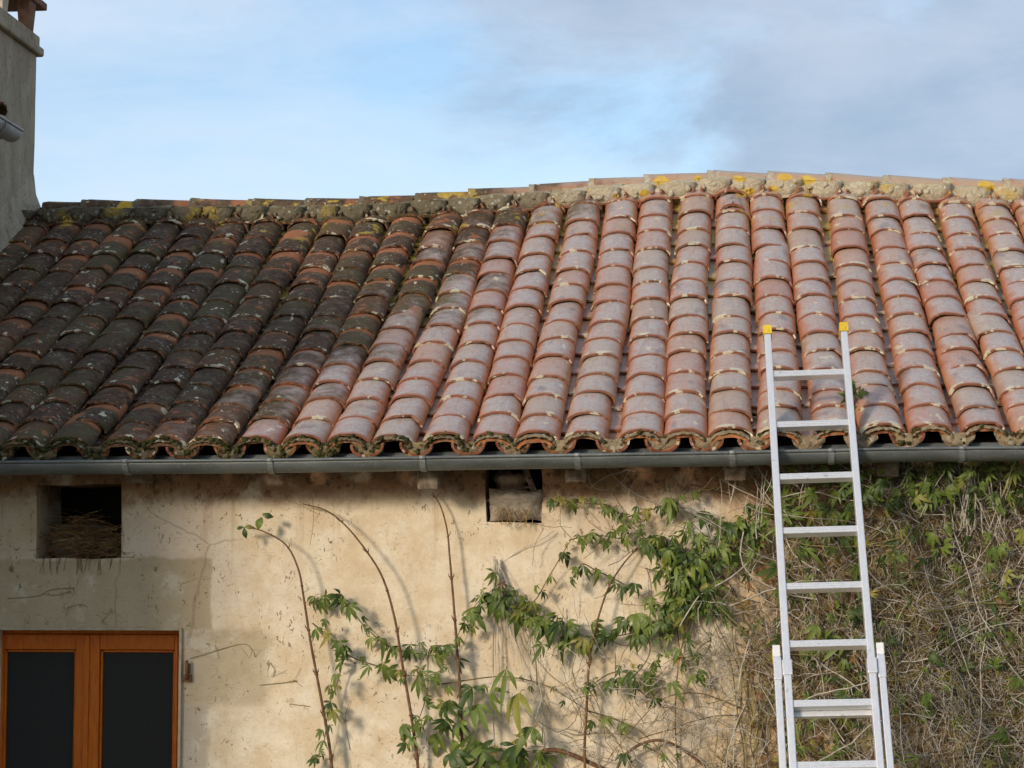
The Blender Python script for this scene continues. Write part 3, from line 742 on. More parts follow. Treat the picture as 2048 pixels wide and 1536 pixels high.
for bx in (-60, 250, 540, 845, 1155, 1465, 1663, 1925, 2200):
    x = at(bx, 920, GY - GR).x; mb = MB(); vs = []
    for k in range(n + 1):
        a = math.pi * k / n
        for dx in (-0.014, 0.014):
            for rr in (GR + 0.0035, GR + 0.0085): vs.append((x + dx, GY - rr * math.cos(a), rim_z(x) - rr * math.sin(a)))
    fs = []
    for k in range(n):
        b = 4 * k; fs += [(b+1, b+5, b+7, b+3), (b, b+2, b+6, b+4), (b, b+4, b+5, b+1), (b+2, b+3, b+7, b+6)]
    mb.add(vs, fs, smooth=False)
    mb.tube([(x - 0.015, GY - GR - 0.004, rim_z(x) + 0.001), (x + 0.015, GY - GR - 0.004, rim_z(x) + 0.001)], 0.0115, 8)
    mb.box((x, GY, rim_z(x) + 0.008), (0.024, 2 * GR, 0.003))
    o = mb.build('gutter_strap', M['strap']); o.parent = gutter
# seams where two lengths of gutter are soldered
for bx in (760, 1395, 1830):
    x = at(bx, 920, GY - GR).x; mb = MB(); vs = []
    for k in range(n + 1):
        a = math.pi * k / n
        for dx in (-0.01, 0.01): vs.append((x + dx, GY - (GR + 0.0045) * math.cos(a), rim_z(x) - (GR + 0.0045) * math.sin(a)))
    mb.add(vs, [(2*k, 2*k+2, 2*k+3, 2*k+1) for k in range(n)])
    o = mb.build('gutter_seam', M['zinc']); o.parent = gutter
# rafter ends
for bx, zb, proud in ((268, 966, 0.16), (560, 952, 0.20), (856, 968, 0.05), (1152, 961, 0.09), (1470, 957, 0.07), (1775, 952, 0.12)):
    c = at(bx, zb, proud); ztop = c.z + 0.11; mb = MB()
    L = WALL_Y + 0.12 - proud; rot = Euler((R(14), 0, R(rng.uniform(-2, 2)))).to_matrix()
    mb.box((c.x, proud + L / 2, c.z + 0.055 + (0.02 if bx == 856 else 0.034)), (0.105, L, 0.11), rot)
    HP(bevel(mb.build('rafter', M['wood_old']), 0.006, 1))

# ---- window
M['oak'] = None
def wood_material():
    t = NT('varnished_wood', 0.5, 0.25)
    g = t.noise(14, 5, 0.6, t.scaled((6, 2, 0.7)), 0.5); g2 = t.noise(40, 4, 0.6, t.scaled((5, 2, 0.4)))
    c = t.mix(t.step(g, 0.3, 0.7), (0.50, 0.098, 0.004), (0.60, 0.155, 0.007)); c = t.mix(t.m_('MULTIPLY', t.step(g2, 0.5, 0.75), 0.22), c, (0.30, 0.07, 0.006))
    return t.col(c)
M['oak'] = wood_material()
def glass_material():
    t = NT('window_screen', 0.55, 0.12)
    n = t.noise(260, 2); return t.col(t.mix(n, (0.018, 0.018, 0.017), (0.038, 0.037, 0.035)))
M['screen'] = glass_material()
wy = WALL_Y + 0.13
zt = WIN[3] + 0.015; zb = WIN[2]; xl = WIN[0] - 0.02; xrr = WIN[1] + 0.012
def wat(px, py): q = at(px, py, wy); return q.x, q.z
mb = MB()
zft = wat(200, 1268)[1]; 
mb.box(((xl + xrr) / 2, wy + 0.035, zt - 0.0), (xrr - xl, 0.07, 2 * (zt - zft))); mb.box((xrr - 0.012, wy + 0.035, (zt + zb) / 2), (0.04, 0.07, zt - zb)); mb.box((xl + 0.012, wy + 0.035, (zt + zb) / 2), (0.04, 0.07, zt - zb)); mb.box(((xl + xrr) / 2, wy + 0.02, zb + 0.02), (xrr - xl, 0.1, 0.05))
window = bevel(mb.build('window', M['oak']), 0.004); HP(window)
xm = wat(174, 1400)[0]; ptop = wat(200, 1300)[1]
for (a, b, pa, pb) in ((wat(-1, 1400)[0], xm - 0.002, wat(7, 1400)[0], wat(151, 1400)[0]), (xm + 0.002, wat(356, 1400)[0], wat(199, 1400)[0], wat(349, 1400)[0])):
    mb = MB(); y0 = wy - 0.012; th = 0.05
    mb.box(((a + pa) / 2, y0 + th / 2, (zft + zb) / 2), (pa - a, th, zft - zb - 0.004)); mb.box(((pb + b) / 2, y0 + th / 2, (zft + zb) / 2), (b - pb, th, zft - zb - 0.004))
    mb.box(((pa + pb) / 2, y0 + th / 2 + 0.001, (zft + ptop) / 2), (pb - pa, th - 0.004, zft - ptop - 0.004)); mb.box(((pa + pb) / 2, y0 + th / 2 + 0.001, zb + 0.08), (pb - pa, th - 0.004, 0.08))
    # glazing bead stepped inwards
    for (bx_, bw) in ((pa + 0.006, 0.012), (pb - 0.006, 0.012)): mb.box((bx_, y0 + 0.028, (ptop + zb) / 2), (bw, 0.02, ptop - zb - 0.01))
    mb.box(((pa + pb) / 2, y0 + 0.028, ptop - 0.006), (pb - pa - 0.026, 0.02, 0.012))
    o = bevel(mb.build('casement', M['oak']), 0.004); o.parent = window
    mb = MB(); mb.box(((pa + pb) / 2, y0 + 0.036, (ptop + zb) / 2), (pb - pa, 0.006, ptop - zb)); o = mb.build('pane', M['screen']); o.parent = window
mb = MB(); mb.box((xm, wy - 0.018, (zft + zb) / 2), (0.03, 0.012, zft - zb - 0.01)); o = bevel(mb.build('cover_strip', M['oak']), 0.004); o.parent = window
# pale plaster rebate round the opening
M['rebate'] = simple('pale_plaster', (0.40, 0.32, 0.21), (0.52, 0.43, 0.30), 20, 0.9, 0.1, 0.4)
mb = MB(); e = 0.015
mb.box(((WIN[0] + WIN[1]) / 2, WALL_Y + 0.02, WIN[3] + e / 2 - 0.002), (WIN[1] - WIN[0], 0.075, e)); mb.box((WIN[1] + e / 2, WALL_Y + 0.0205, (WIN[2] + WIN[3]) / 2 + e / 2), (e, 0.075, WIN[3] - WIN[2] + e - 0.004))
HP(bevel(mb.build('window_rebate', M['rebate']), 0.004))
# rusty shutter hinge pin
M['rust'] = simple('rusty_iron', (0.13, 0.055, 0.025), (0.28, 0.14, 0.07), 60, 0.8, 0.3, 0.5)
h = at(373, 1345, WALL_Y - 0.03); mb = MB()
mb.tube([h + Vector((0, 0, -0.03)), h + Vector((0, 0, 0.055))], 0.008, 8); mb.tube([h + Vector((0, 0, -0.028)), h + Vector((0, 0.06, -0.028))], 0.011, 8)
mb.box(h + Vector((0, 0.026, -0.03)), (0.04, 0.02, 0.035)); mb.box(h + Vector((0, 0.024, 0.02)), (0.022, 0.02, 0.05)); mb.lump(h + Vector((0, 0, 0.055)), (0.010, 0.010, 0.006), 4)
HP(mb.build('shutter_hinge', M['rust']))
# rough block walled into the second opening
mb = MB(); c0 = at(1030, 1010, WALL_Y - 0.045); rot = Euler((0, R(-1.5), 0)).to_matrix()
M['block'] = simple('rough_cement', (0.22, 0.185, 0.14), (0.36, 0.31, 0.24), 14, 0.95, 0.1, 0.8, bscale=45)
vs = []; NX, NZ = 12, 7; wq, hq = 0.265, 0.150
for j in range(NZ + 1):
    for i in range(NX + 1):
        u, v = i / NX - 0.5, j / NZ - 0.5; e_ = max(abs(u), abs(v)) * 2
        q = Vector((u * wq, 0, v * hq)); nn = noise.noise(q * 26 + Vector((9, 9, 9)))
        bul = -0.05 * (1 - e_ ** 4) - 0.018 * nn - (0.02 if v > 0.1 else 0) + (0.012 if v < -0.05 else 0)
        vs.append(c0 + Vector((q.x + 0.01 * noise.noise(q * 30), 0.05 + bul, q.z + 0.014 * noise.noise(q * 22 + Vector((5, 1, 1))))))
mb.add(vs, [(j*(NX+1)+i, j*(NX+1)+i+1, (j+1)*(NX+1)+i+1, (j+1)*(NX+1)+i) for j in range(NZ) for i in range(NX)])
HP(mb.build('infill_block', M['block']))
M['straw'] = simple('straw', (0.34, 0.19, 0.07), (0.50, 0.34, 0.16), 40, 0.9, 0.2)
M['dark_straw'] = simple('dark_straw', (0.15, 0.075, 0.03), (0.28, 0.155, 0.07), 40, 0.9, 0.2)
mb = MB(); sr = random.Random(77)
for k in range(70):
    q = c0 + Vector((sr.uniform(-0.1, 0.1), -0.012, sr.uniform(-0.075, 0.0))); a = sr.gauss(0, 0.5)
    mb.tube([q, q + Vector((0.012 * a, -0.012, -0.014)), q + Vector((0.03 * a, -0.010, -sr.uniform(0.02, 0.045)))], 0.0014, 3, mi=k % 2)
HP(mb.build('binding_straw', [M['straw'], M['dark_straw']]))
# planks and clutter above the block
mb = MB(); c1 = at(1030, 955, WALL_Y + 0.12)
mb.lump(c1 + Vector((-0.02, 0.05, -0.03)), (0.09, 0.08, 0.07), 3, 10, 7, 0.5); mb.box(c1 + Vector((0.07, 0.0, 0.0)), (0.03, 0.03, 0.2), Euler((0, R(-22), 0)).to_matrix()); mb.box(c1 + Vector((-0.07, 0.06, -0.01)), (0.025, 0.03, 0.2), Euler((0, R(24), 0)).to_matrix())
mb.tube([c1 + Vector((-0.12, -0.1, -0.065)), c1 + Vector((0.0, -0.11, -0.075)), c1 + Vector((0.11, -0.12, -0.045))], 0.006, 5)
HP(mb.build('loft_boards', M['wood_old']))

# ---- stones standing proud in the bare part of the wall
def stone_material():
    t = NT('ochre_stone', 0.93, 0.12); oi = t.n('ShaderNodeObjectInfo'); n1 = t.noise(11, 5, 0.6); n2 = t.noise(45, 4)
    c = t.mix(oi.outputs['Random'], (0.44, 0.28, 0.125), (0.56, 0.39, 0.20)); c = t.mix(t.step(n1, 0.4, 0.75), c, (0.33, 0.20, 0.11)); c = t.mix(t.m_('MULTIPLY', t.step(n2, 0.55, 0.7), 0.5), c, (0.22, 0.14, 0.08))
    t.bump(t.m_('ADD', n1, n2), 0.7, 0.02); return t.col(c)
M['stone'] = stone_material()
sr = random.Random(21); zc = 1.0
row = 0
while zc < 2.75:
    hgt = sr.uniform(0.13, 0.22); xc = 0.35 + sr.uniform(-0.2, 0.1) + max(0, (zc - 1.6)) * 0.22
    while xc < 2.2:
        wd = sr.uniform(0.2, 0.42)
        if sr.random() < 0.82:
            mb = MB(); cx, cz = xc + wd / 2, zc + hgt / 2; n = 11; ringv = []
            for f_, dy in ((1.0, 0.035), (0.97, -0.010), (0.86, -0.022), (0.45, -0.026)):
                for k in range(n):
                    a = 2 * math.pi * (k + 0.5) / n; ca, sa = math.cos(a), math.sin(a)
                    px_ = (abs(ca) ** 0.45) * (1 if ca > 0 else -1) * wd * 0.46; pz_ = (abs(sa) ** 0.45) * (1 if sa > 0 else -1) * hgt * 0.44
                    nn = noise.noise(Vector((cx * 7 + ca * 1.5, cz * 7 + sa * 1.5, 2)))
                    ringv.append((cx + px_ * f_ * (1 + 0.10 * nn), WALL_Y + dy + 0.008 * nn * (1 if f_ < 0.95 else 0), cz + pz_ * f_ * (1 + 0.14 * nn)))
            fs = [(r_*n+k, r_*n+(k+1)%n, (r_+1)*n+(k+1)%n, (r_+1)*n+k) for r_ in range(3) for k in range(n)] + [tuple(3*n+k for k in range(n))]
            mb.add(ringv, fs); o = mb.build('stone', M['stone']); o.parent = wall
        xc += wd
    zc += hgt; row += 1

# ------------------------------------------------------------------ neighbouring house at the left
wing = empty('neighbour_house', (-6.5, 0.5, 0)); winv = Matrix.Translation((-6.5, 0.5, 0)).inverted()
tag(wing, 'taller grey house at the left edge with cement chimney and zinc gutter end', 'house')
def WP(o): o.parent = wing; o.matrix_parent_inverse = winv; return o
def cement(name, a, b):
    t = NT(name, 0.93, 0.12); n1 = t.noise(4, 6, 0.6, t.scaled((1, 1, 0.5))); n2 = t.noise(26, 5, 0.65); n3 = t.noise(9, 4, 0.6, t.scaled((2.5, 2.5, 0.35)))
    c = t.mix(t.step(n1, 0.3, 0.7), a, b); c = t.mix(t.m_('MULTIPLY', t.step(n3, 0.5, 0.72), 0.5), c, (0.13, 0.10, 0.075)); c = t.mix(t.m_('MULTIPLY', t.step(n2, 0.56, 0.7), 0.6), c, (0.10, 0.08, 0.06))
    v = t.vor(30); sp = t.m_('SUBTRACT', 1.0, t.step(v.outputs['Distance'], 0.16, 0.28)); X = t.xyz()
    lo = t.m_('SUBTRACT', 1.0, t.step(X[2], 4.55, 4.85))
    c = t.mix(t.m_('MULTIPLY', t.m_('MULTIPLY', sp, lo), 0.7), c, (0.52, 0.50, 0.44))
    t.bump(t.m_('ADD', n1, t.m_('MULTIPLY', n2, 0.6)), 0.6, 0.02); return t.col(c)
M['cement'] = cement('chimney_cement', (0.32, 0.265, 0.185), (0.45, 0.385, 0.285))
M['wing_wall'] = simple('grey_render', (0.30, 0.26, 0.20), (0.40, 0.35, 0.28), 3, 0.92, 0.1, 0.4)
YF = 3.46; XC = at(68, 380, YF).x
EZ = at(38, 262, 2.6).z                         # rim height of the wing's gutter
Y0 = -2.75
mb = MB(); mb.box((XC - 1.75 - 0.03, (Y0 + YF - 0.02) / 2, EZ / 2 - 0.2), (3.5, YF - 0.02 - Y0, EZ + 0.2)); WP(mb.build('wall', M['wing_wall']))
mb = MB()
mb.add([(XC + 0.16, Y0 - 0.15, EZ + 0.02), (XC + 0.16, 2.55, EZ + 0.02), (XC - 1.9, 2.55, EZ + 0.85), (XC - 1.9, Y0 - 0.15, EZ + 0.85), (XC - 3.9, 2.55, EZ + 0.02), (XC - 3.9, Y0 - 0.15, EZ + 0.02),
        (XC + 0.16, Y0 - 0.15, EZ - 0.06), (XC + 0.16, 2.55, EZ - 0.06), (XC - 3.9, 2.55, EZ - 0.06), (XC - 3.9, Y0 - 0.15, EZ - 0.06)],
       [(0,1,2,3),(3,2,4,5),(6,9,8,7),(0,6,7,1),(5,4,8,9),(1,7,8,4,2),(0,3,5,9,6)], smooth=False)
wroof = WP(mb.build('roof', M['deck']))
for k in range(11):
    M4 = Matrix(((0, -math.cos(0.38), math.sin(0.38), XC + 0.20), (1, 0, 0, 2.20 - 0.235 * k), (0, math.sin(0.38), math.cos(0.38), EZ + 0.03), (0, 0, 0, 1)))
    o = inst('cover_tile', cov_me[k % 14], M4, wroof)
gx = at(37, 262, 2.6).x - 0.045; r_g = 0.072
mb = MB(); ys = [Y0 - 0.1 + (2.6 - (Y0 - 0.1)) * k / 20 for k in range(21)]; prof = []
for k in range(13):
    a = math.pi * k / 12; prof.append((gx - r_g * math.cos(a), EZ - r_g * math.sin(a)))
for k in range(12, -1, -1):
    a = math.pi * k / 12; prof.append((gx - (r_g - 0.003) * math.cos(a), EZ - (r_g - 0.003) * math.sin(a)))
m_ = len(prof); vs = [(p[0], y_, p[1]) for y_ in ys for p in prof]
mb.add(vs, [(i*m_+j, (i+1)*m_+j, (i+1)*m_+(j+1)%m_, i*m_+(j+1)%m_) for i in range(20) for j in range(m_)])
mb.tube([(gx + r_g + 0.003, y_, EZ + 0.002) for y_ in ys], 0.008, 8)
mb.add([(p[0], 2.6, p[1]) for p in prof[:13]], [tuple(range(13))], smooth=False)
M['zinc_light'] = simple('old_zinc', (0.34, 0.34, 0.33), (0.46, 0.46, 0.44), 12, 0.55, 0.4, metal=0.25)
wg = WP(mb.build('gutter', M['zinc_light']))
for yy in (2.28, 1.5, 0.7):
    mb = MB(); mb.tube([(gx - (r_g + 0.005) * math.cos(math.pi * k / 10), yy, EZ - (r_g + 0.005) * math.sin(math.pi * k / 10)) for k in range(11)], 0.007, 6); o = mb.build('gutter_strap', M['strap']); o.parent = wg
# chimney
CW, CY0 = 0.62, 2.64
ztop = at(68, 112, YF).z; zcap = at(78, 72, YF).z
mb = MB(); vs = []; fs = []
NZ_ = 16
zbase = 3.2
for j in range(NZ_ + 1):
    z_ = zbase + (ztop - zbase) * j / NZ_
    for (x_, y_) in ((XC - CW, CY0), (XC, CY0), (XC, (CY0 + YF) / 2), (XC, YF), (XC - CW, YF)):
        vs.append((x_ + 0.008 * noise.noise(Vector((x_, y_, z_)) * 4), y_ + 0.008 * noise.noise(Vector((y_, x_, z_)) * 5), z_))
fs = [(j*5+i, j*5+(i+1)%5, (j+1)*5+(i+1)%5, (j+1)*5+i) for j in range(NZ_) for i in range(5)] + [tuple(NZ_*5+i for i in range(5))]
mb.add(vs, fs, smooth=False); chimney = WP(bevel(mb.build('chimney', M['cement']), 0.008))
hh = zcap - ztop; mb = MB()
mb.box((XC - CW / 2, (CY0 + YF) / 2, ztop + hh * 0.22), (CW + 0.075, YF - CY0 + 0.10, hh * 0.44)); mb.box((XC - CW / 2, (CY0 + YF) / 2, ztop + hh * 0.70), (CW + 0.03, YF - CY0 + 0.05, hh * 0.62))
o = bevel(mb.build('chimney_cornice', M['cement']), 0.014, 2); o.parent = chimney
zs0 = zcap; zs1 = at(83, 24, YF + 0.1).z
M['clay_old'] = simple('old_brown_clay', (0.16, 0.085, 0.055), (0.26, 0.15, 0.10), 14, 0.9, 0.2, 0.5)
M['pale_clay'] = simple('pale_clay', (0.44, 0.36, 0.26), (0.55, 0.47, 0.36), 10, 0.9, 0.2, 0.4)
for (x_, y_, m__) in ((XC - 0.03, YF - 0.14, 'clay_old'), (XC - 0.03, CY0 + 0.16, 'pale_clay'), (XC - CW + 0.08, YF - 0.14, 'clay_old'), (XC - CW + 0.08, CY0 + 0.16, 'pale_clay')):
    mb = MB(); h2 = zs1 - zs0 + 0.03
    vs = [(x_ + sx * (0.035 + 0.012 * k), y_ + sy * (0.045 + 0.025 * k), zs0 - 0.02 + h2 * k) for k in (0, 1) for (sx, sy) in ((-1,-1),(1,-1),(1,1),(-1,1))]
    mb.add(vs, [(0,1,5,4),(1,2,6,5),(2,3,7,6),(3,0,4,7),(4,5,6,7),(3,2,1,0)], smooth=False); o = bevel(mb.build('hood_pillar', M[m__]), 0.006); o.parent = chimney
mb = MB(); mb.box((XC - CW / 2, (CY0 + YF) / 2 + 0.02, zs1 + 0.03), (CW + 0.07, YF - CY0 + 0.16, 0.05)); mb.box((XC - CW / 2, (CY0 + YF) / 2 + 0.02, zs1 + 0.075), (CW - 0.02, YF - CY0 + 0.06, 0.04))
o = bevel(mb.build('chimney_hood', M['clay_old']), 0.008); o.parent = chimney
# cement skirt where the chimney meets the tiles
mb = MB(); vs = []; n = 26
for i in range(n + 1):
    v = 0.45 + 0.57 * i / n; p = surf(XC, min(v, 1.0)); 
    for j, (dx, dz) in enumerate(((-0.03, 0.42), (0.004, 0.33), (0.014, 0.22), (0.05, 0.13), (0.085, 0.05))):
        e_ = Vector((v * 14, j, 4.4)); vs.append((XC + dx + 0.014 * noise.noise(e_ * 1.3), v * RUN, p.z + dz + 0.016 * noise.noise(e_)))
mb.add(vs, [(i*5+j, i*5+j+1, (i+1)*5+j+1, (i+1)*5+j) for i in range(n) for j in range(4)]); o = mb.build('cement_skirt', M['cement']); o.parent = chimney

# ------------------------------------------------------------------ ladder
M['alu'] = None
def alu_material():
    t = NT('aluminium', 0.42, 0.5); n = t.noise(30, 4, 0.6, t.scaled((3, 3, 0.25))); n2 = t.noise(24, 5, 0.65)
    c = t.mix(n, (0.64, 0.64, 0.645), (0.78, 0.78, 0.78)); c = t.mix(t.m_('MULTIPLY', t.step(n2, 0.62, 0.70), 0.45), c, (0.30, 0.28, 0.27))
    t.b.inputs['Metallic'].default_value = 0.55; t.set(t.b.inputs['Roughness'], t.m_('ADD', 0.34, t.m_('MULTIPLY', n, 0.2))); return t.col(c)
M['alu'] = alu_material()
M['yellow'] = simple('yellow_plastic', (0.60, 0.40, 0.02), (0.72, 0.50, 0.04), 20, 0.5, 0.4)
M['white_plastic'] = simple('white_plastic', (0.66, 0.66, 0.64), (0.76, 0.76, 0.74), 20, 0.5, 0.4)
PHI = R(29)
LEAN = Vector((0, math.sin(PHI), math.cos(PHI)))
cG = at(1628, 905, GY - GR - 0.05)              # where the ladder crosses the gutter rim
side = Vector((-0.031, 0, 0)); axis = (LEAN + side).normalized()
lx = (Vector((1, 0, 0)) - axis * axis.x).normalized(); ly = axis.cross(lx).normalized()   # ly points away from the roof's face
if ly.y > 0: ly = -ly
LR = Matrix((lx, -ly, axis)).transposed()
def solve_s(py):
    lo, hi = -6.0, 3.0
    for _ in range(50):
        mid = (lo + hi) / 2
        if proj(cG + axis * mid)[1] > py: lo = mid
        else: hi = mid
    return (lo + hi) / 2
ladder = empty('extension_ladder', cG + axis * solve_s(1500)); linv = Matrix.Translation(ladder.location).inverted()
def LP(o): o.parent = ladder; o.matrix_parent_inverse = linv; return o
tag(ladder, 'two section aluminium ladder leaning on the gutter, yellow caps on its rails', 'ladder')
s_top = solve_s(672); s_foot = -(cG.z) / axis.z + 0.02
HWI = 0.186                                       # half width between rail centres, upper section
s_mid = solve_s(1296)
def box_on(mb, u, w_, s0, s1, du, dw, mi=0):
    mb.box(cG + lx * u + (-ly) * w_ + axis * ((s0 + s1) / 2), (du, dw, s1 - s0), LR, mi=mi)
for sg in (-1, 1):
    mb = MB(); box_on(mb, sg * HWI, 0, s_foot + 0.6, s_top, 0.033, 0.062); LP(bevel(mb.build('rail', M['alu']), 0.004))
    mb = MB(); box_on(mb, sg * HWI, 0, s_top, s_top + 0.048, 0.043, 0.070); box_on(mb, sg * HWI, 0, s_top + 0.048, s_top + 0.055, 0.034, 0.058)
    mb.lump(cG + lx * sg * HWI + ly * 0.036 + axis * (s_top + 0.014), (0.009, 0.004, 0.007), 2); LP(bevel(mb.build('end_cap', M['yellow']), 0.004))
    HWO = HWI + 0.043
    mb = MB(); box_on(mb, sg * HWO, 0.012, s_foot, s_mid, 0.031, 0.062); LP(bevel(mb.build('lower_rail', M['alu']), 0.004))
    mb = MB(); box_on(mb, sg * HWO, 0.012, s_mid - 0.045, s_mid + 0.012, 0.034, 0.066); box_on(mb, sg * (HWO + 0.012), 0.03, s_mid - 0.045, s_mid + 0.006, 0.014, 0.05, 1); LP(bevel(mb.build('lower_cap', [M['white_plastic'], M['yellow']]), 0.004))
    mb = MB(); box_on(mb, sg * (HWO - 0.001), -0.012, s_mid - 0.16, s_mid - 0.05, 0.036, 0.026); box_on(mb, sg * HWI, -0.008, s_mid - 0.145, s_mid - 0.07, 0.044, 0.064); LP(bevel(mb.build('guide_bracket', M['alu']), 0.004))
    mb = MB(); box_on(mb, sg * HWO, 0.012, s_foot - 0.03, s_foot + 0.03, 0.045, 0.08); LP(mb.build('rubber_foot', M['dark']))
rung_s = [solve_s(p_) for p_ in (750, 854, 960, 1068, 1180, 1296, 1415, 1533)]
st = (rung_s[0] - rung_s[-1]) / 7; rung_s = [rung_s[0] - st * k for k in range(14)]
for k, s_ in enumerate(rung_s):
    if s_ < s_foot + 0.62: continue
    mb = MB(); mb.box(cG + axis * s_, (2 * HWI - 0.030, 0.040, 0.032), LR)
    for q in (-0.011, 0.0, 0.011): mb.box(cG + axis * (s_ + q) + ly * 0.0205, (2 * HWI - 0.034, 0.003, 0.006), LR)
    for q in range(4): mb.box(cG + axis * (s_ + 0.0165) - ly * (-0.014 + 0.0095 * q), (2 * HWI - 0.034, 0.005, 0.003), LR)
    LP(mb.build('rung', M['alu']))
for k in range(16):
    s_ = s_mid - 0.30 - st * k
    if s_ < s_foot + 0.15: break
    mb = MB(); mb.box(cG + (-ly) * 0.045 + axis * s_, (2 * HWO - 0.028, 0.030, 0.034), LR); LP(bevel(mb.build('lower_rung', M['alu']), 0.004))

# ------------------------------------------------------------------ plants
def leaf_material(name, a, b, c_):
    t = NT(name, 0.5, 0.4); oi = t.n('ShaderNodeObjectInfo'); an = t.n('ShaderNodeAttribute', attribute_name='tile_random')
    r_ = t.m_('FRACT', t.m_('ADD', oi.outputs['Random'], an.outputs['Fac'])); n = t.noise(35, 3)
    c = t.mix(t.step(r_, 0.0, 0.75), a, b); c = t.mix(t.step(r_, 0.88, 0.99), c, c_); c = t.mix(t.m_('MULTIPLY', n, 0.4), c, t.mix(0.5, c, (0.02, 0.03, 0.01)))
    t.b.inputs['Subsurface Weight'].default_value = 0.0
    tr = t.n('ShaderNodeBsdfTranslucent'); t.l(c, tr.inputs[0]); mx = t.n('ShaderNodeMixShader'); mx.inputs[0].default_value = 0.18
    t.l(t.b.outputs[0], mx.inputs[1]); t.l(tr.outputs[0], mx.inputs[2]); t.l(mx.outputs[0], t.t.nodes['Material Output'].inputs[0])
    return t.col(c)
M['leaf'] = leaf_material('creeper_leaf', (0.045, 0.082, 0.014), (0.16, 0.215, 0.034), (0.32, 0.27, 0.05))
M['leaf_dead'] = leaf_material('dead_leaf', (0.16, 0.07, 0.025), (0.25, 0.13, 0.05), (0.32, 0.20, 0.04))
M['cane'] = simple('brown_cane', (0.11, 0.052, 0.024), (0.22, 0.115, 0.055), 45, 0.75, 0.3, 0.3)
M['vine'] = simple('vine_stem', (0.12, 0.085, 0.035), (0.24, 0.18, 0.08), 40, 0.85, 0.2, 0.3)
M['twig'] = simple('dry_twig', (0.36, 0.315, 0.25), (0.57, 0.52, 0.44), 30, 0.9, 0.15)
M['twig2'] = simple('olive_twig', (0.20, 0.165, 0.06), (0.34, 0.27, 0.11), 30, 0.9, 0.15)
M['twig3'] = simple('brown_twig', (0.13, 0.085, 0.05), (0.25, 0.17, 0.10), 30, 0.9, 0.15)
def leaflet(mb, a, L, wd, droop, r_, rnd=0.0, base=Vector((0, 0, 0)), tw=0.0):
    """folded pointed blade leaving base at angle a from straight down, in a plane facing -y"""
    d = Vector((math.sin(a), 0, -math.cos(a))); n = Vector((0, -1, 0)); s = d.cross(n)
    pts = []
    for t in (0.0, 0.12, 0.35, 0.6, 0.82, 1.0):
        w_ = wd * (math.sin(math.pi * min(1, t ** 1.15)) ** 1.1 if 0 < t < 1 else 0.0)
        c = base + d * (L * t) + n * (L * (0.30 * math.sin(t * 2.4) - 0.30 * t * t)) + Vector((0, 0, -1)) * (droop * L * t * t)
        pts.append((c, w_))
    vs = [pts[0][0]]; fs = []
    for c, w_ in pts[1:-1]:
        vs += [c + s * w_ + n * 0.22 * w_, c, c - s * w_ + n * 0.22 * w_]
    vs.append(pts[-1][0]); e = len(vs) - 1
    fs += [(0, 2, 1), (0, 3, 2)]
    for i in range(len(pts) - 3):
        b = 1 + 3 * i; fs += [(b, b+1, b+4, b+3), (b+1, b+2, b+5, b+4)]
    b = e - 3; fs += [(b, b+1, e), (b+1, b+2, e)]
    mb.add(vs, fs, rnd=rnd)
def palm_leaf(seed, L=1.0, rnd=0.0):
    mb = MB(); r_ = random.Random(seed); k = r_.choice((5, 5, 5, 4, 3)); sq = r_.uniform(0.75, 1.15)
    for i in range(k):
        a = (i - (k - 1) / 2) * R(r_.uniform(36, 52)) + r_.gauss(0, 0.09)
        ll = L * (1.0 - 0.16 * abs(i - (k - 1) / 2)) * r_.uniform(0.85, 1.1)
        leaflet(mb, a, ll, ll * sq * r_.uniform(0.14, 0.21), r_.uniform(-0.1, 0.8), r_, rnd)
    mb.tube([(0, 0, 0), (0.02, 0.10 * L, 0.12 * L), (0.0, 0.28 * L, 0.16 * L)], 0.018 * L, 4, rnd=rnd)
    return mb
leaf_src = [palm_leaf(k) for k in range(14)]
leaf_me = [m.mesh('leaf', M['leaf']) for m in leaf_src]
leafd_me = [palm_leaf(20 + k).mesh('leaf', M['leaf_dead']) for k in range(3)]
pr = random.Random(4)
def wp(px, py, off): return at(px, py, WALL_Y - off)
def leaf_matrix(p, s, roll=0.45):
    rot = Euler((pr.uniform(-0.5, 0.35), pr.gauss(0, roll), pr.gauss(0, 0.5)), 'XYZ').to_matrix() * 1.0
    M4 = (rot @ Matrix.Diagonal((s, s, s))).to_4x4(); M4.translation = p; return M4
# -- four brown canes
def cane(label, pts, r0, r1, offs, nodes=True):
    root = wp(*pts[0], offs[0]); P = [wp(x_, y_, o_) for (x_, y_), o_ in zip(pts, offs)]
    foot = Vector((P[0].x + 0.08, P[0].y - 0.02, 0.0)); P = [foot, foot.lerp(P[0], 0.5) + Vector((0.01, 0, 0))] + P
    C_ = catmull(P, 7); m = len(C_); rad = [0.78 * (r0 + (r1 - r0) * (i / (m - 1))) for i in range(m)]
    mb = MB(); mb.tube(C_, rad, 7)
    if nodes:
        acc = 0.0
        for i in range(1, m):
            acc += (C_[i] - C_[i-1]).length
            if acc > 0.20:
                acc = 0; t = (C_[i] - C_[i-1]).normalized(); mb.lump(C_[i], (rad[i]*1.5, rad[i]*1.5, rad[i]*1.3), i, 6, 4, 0.2)
                for sg in (-1, 1):
                    if pr.random() < 0.7: mb.tube([C_[i], C_[i] + Vector((sg * 0.012, -0.004, 0.004)) + t * 0.010, C_[i] + Vector((sg * 0.014, -0.005, 0.006)) + t * 0.022], [rad[i]*0.7, rad[i]*0.5, 0.001], 4)
    o = mb.build('cane', M['cane']); tag(o, label, 'cane', 'bare brown canes on the plaster'); return o, C_
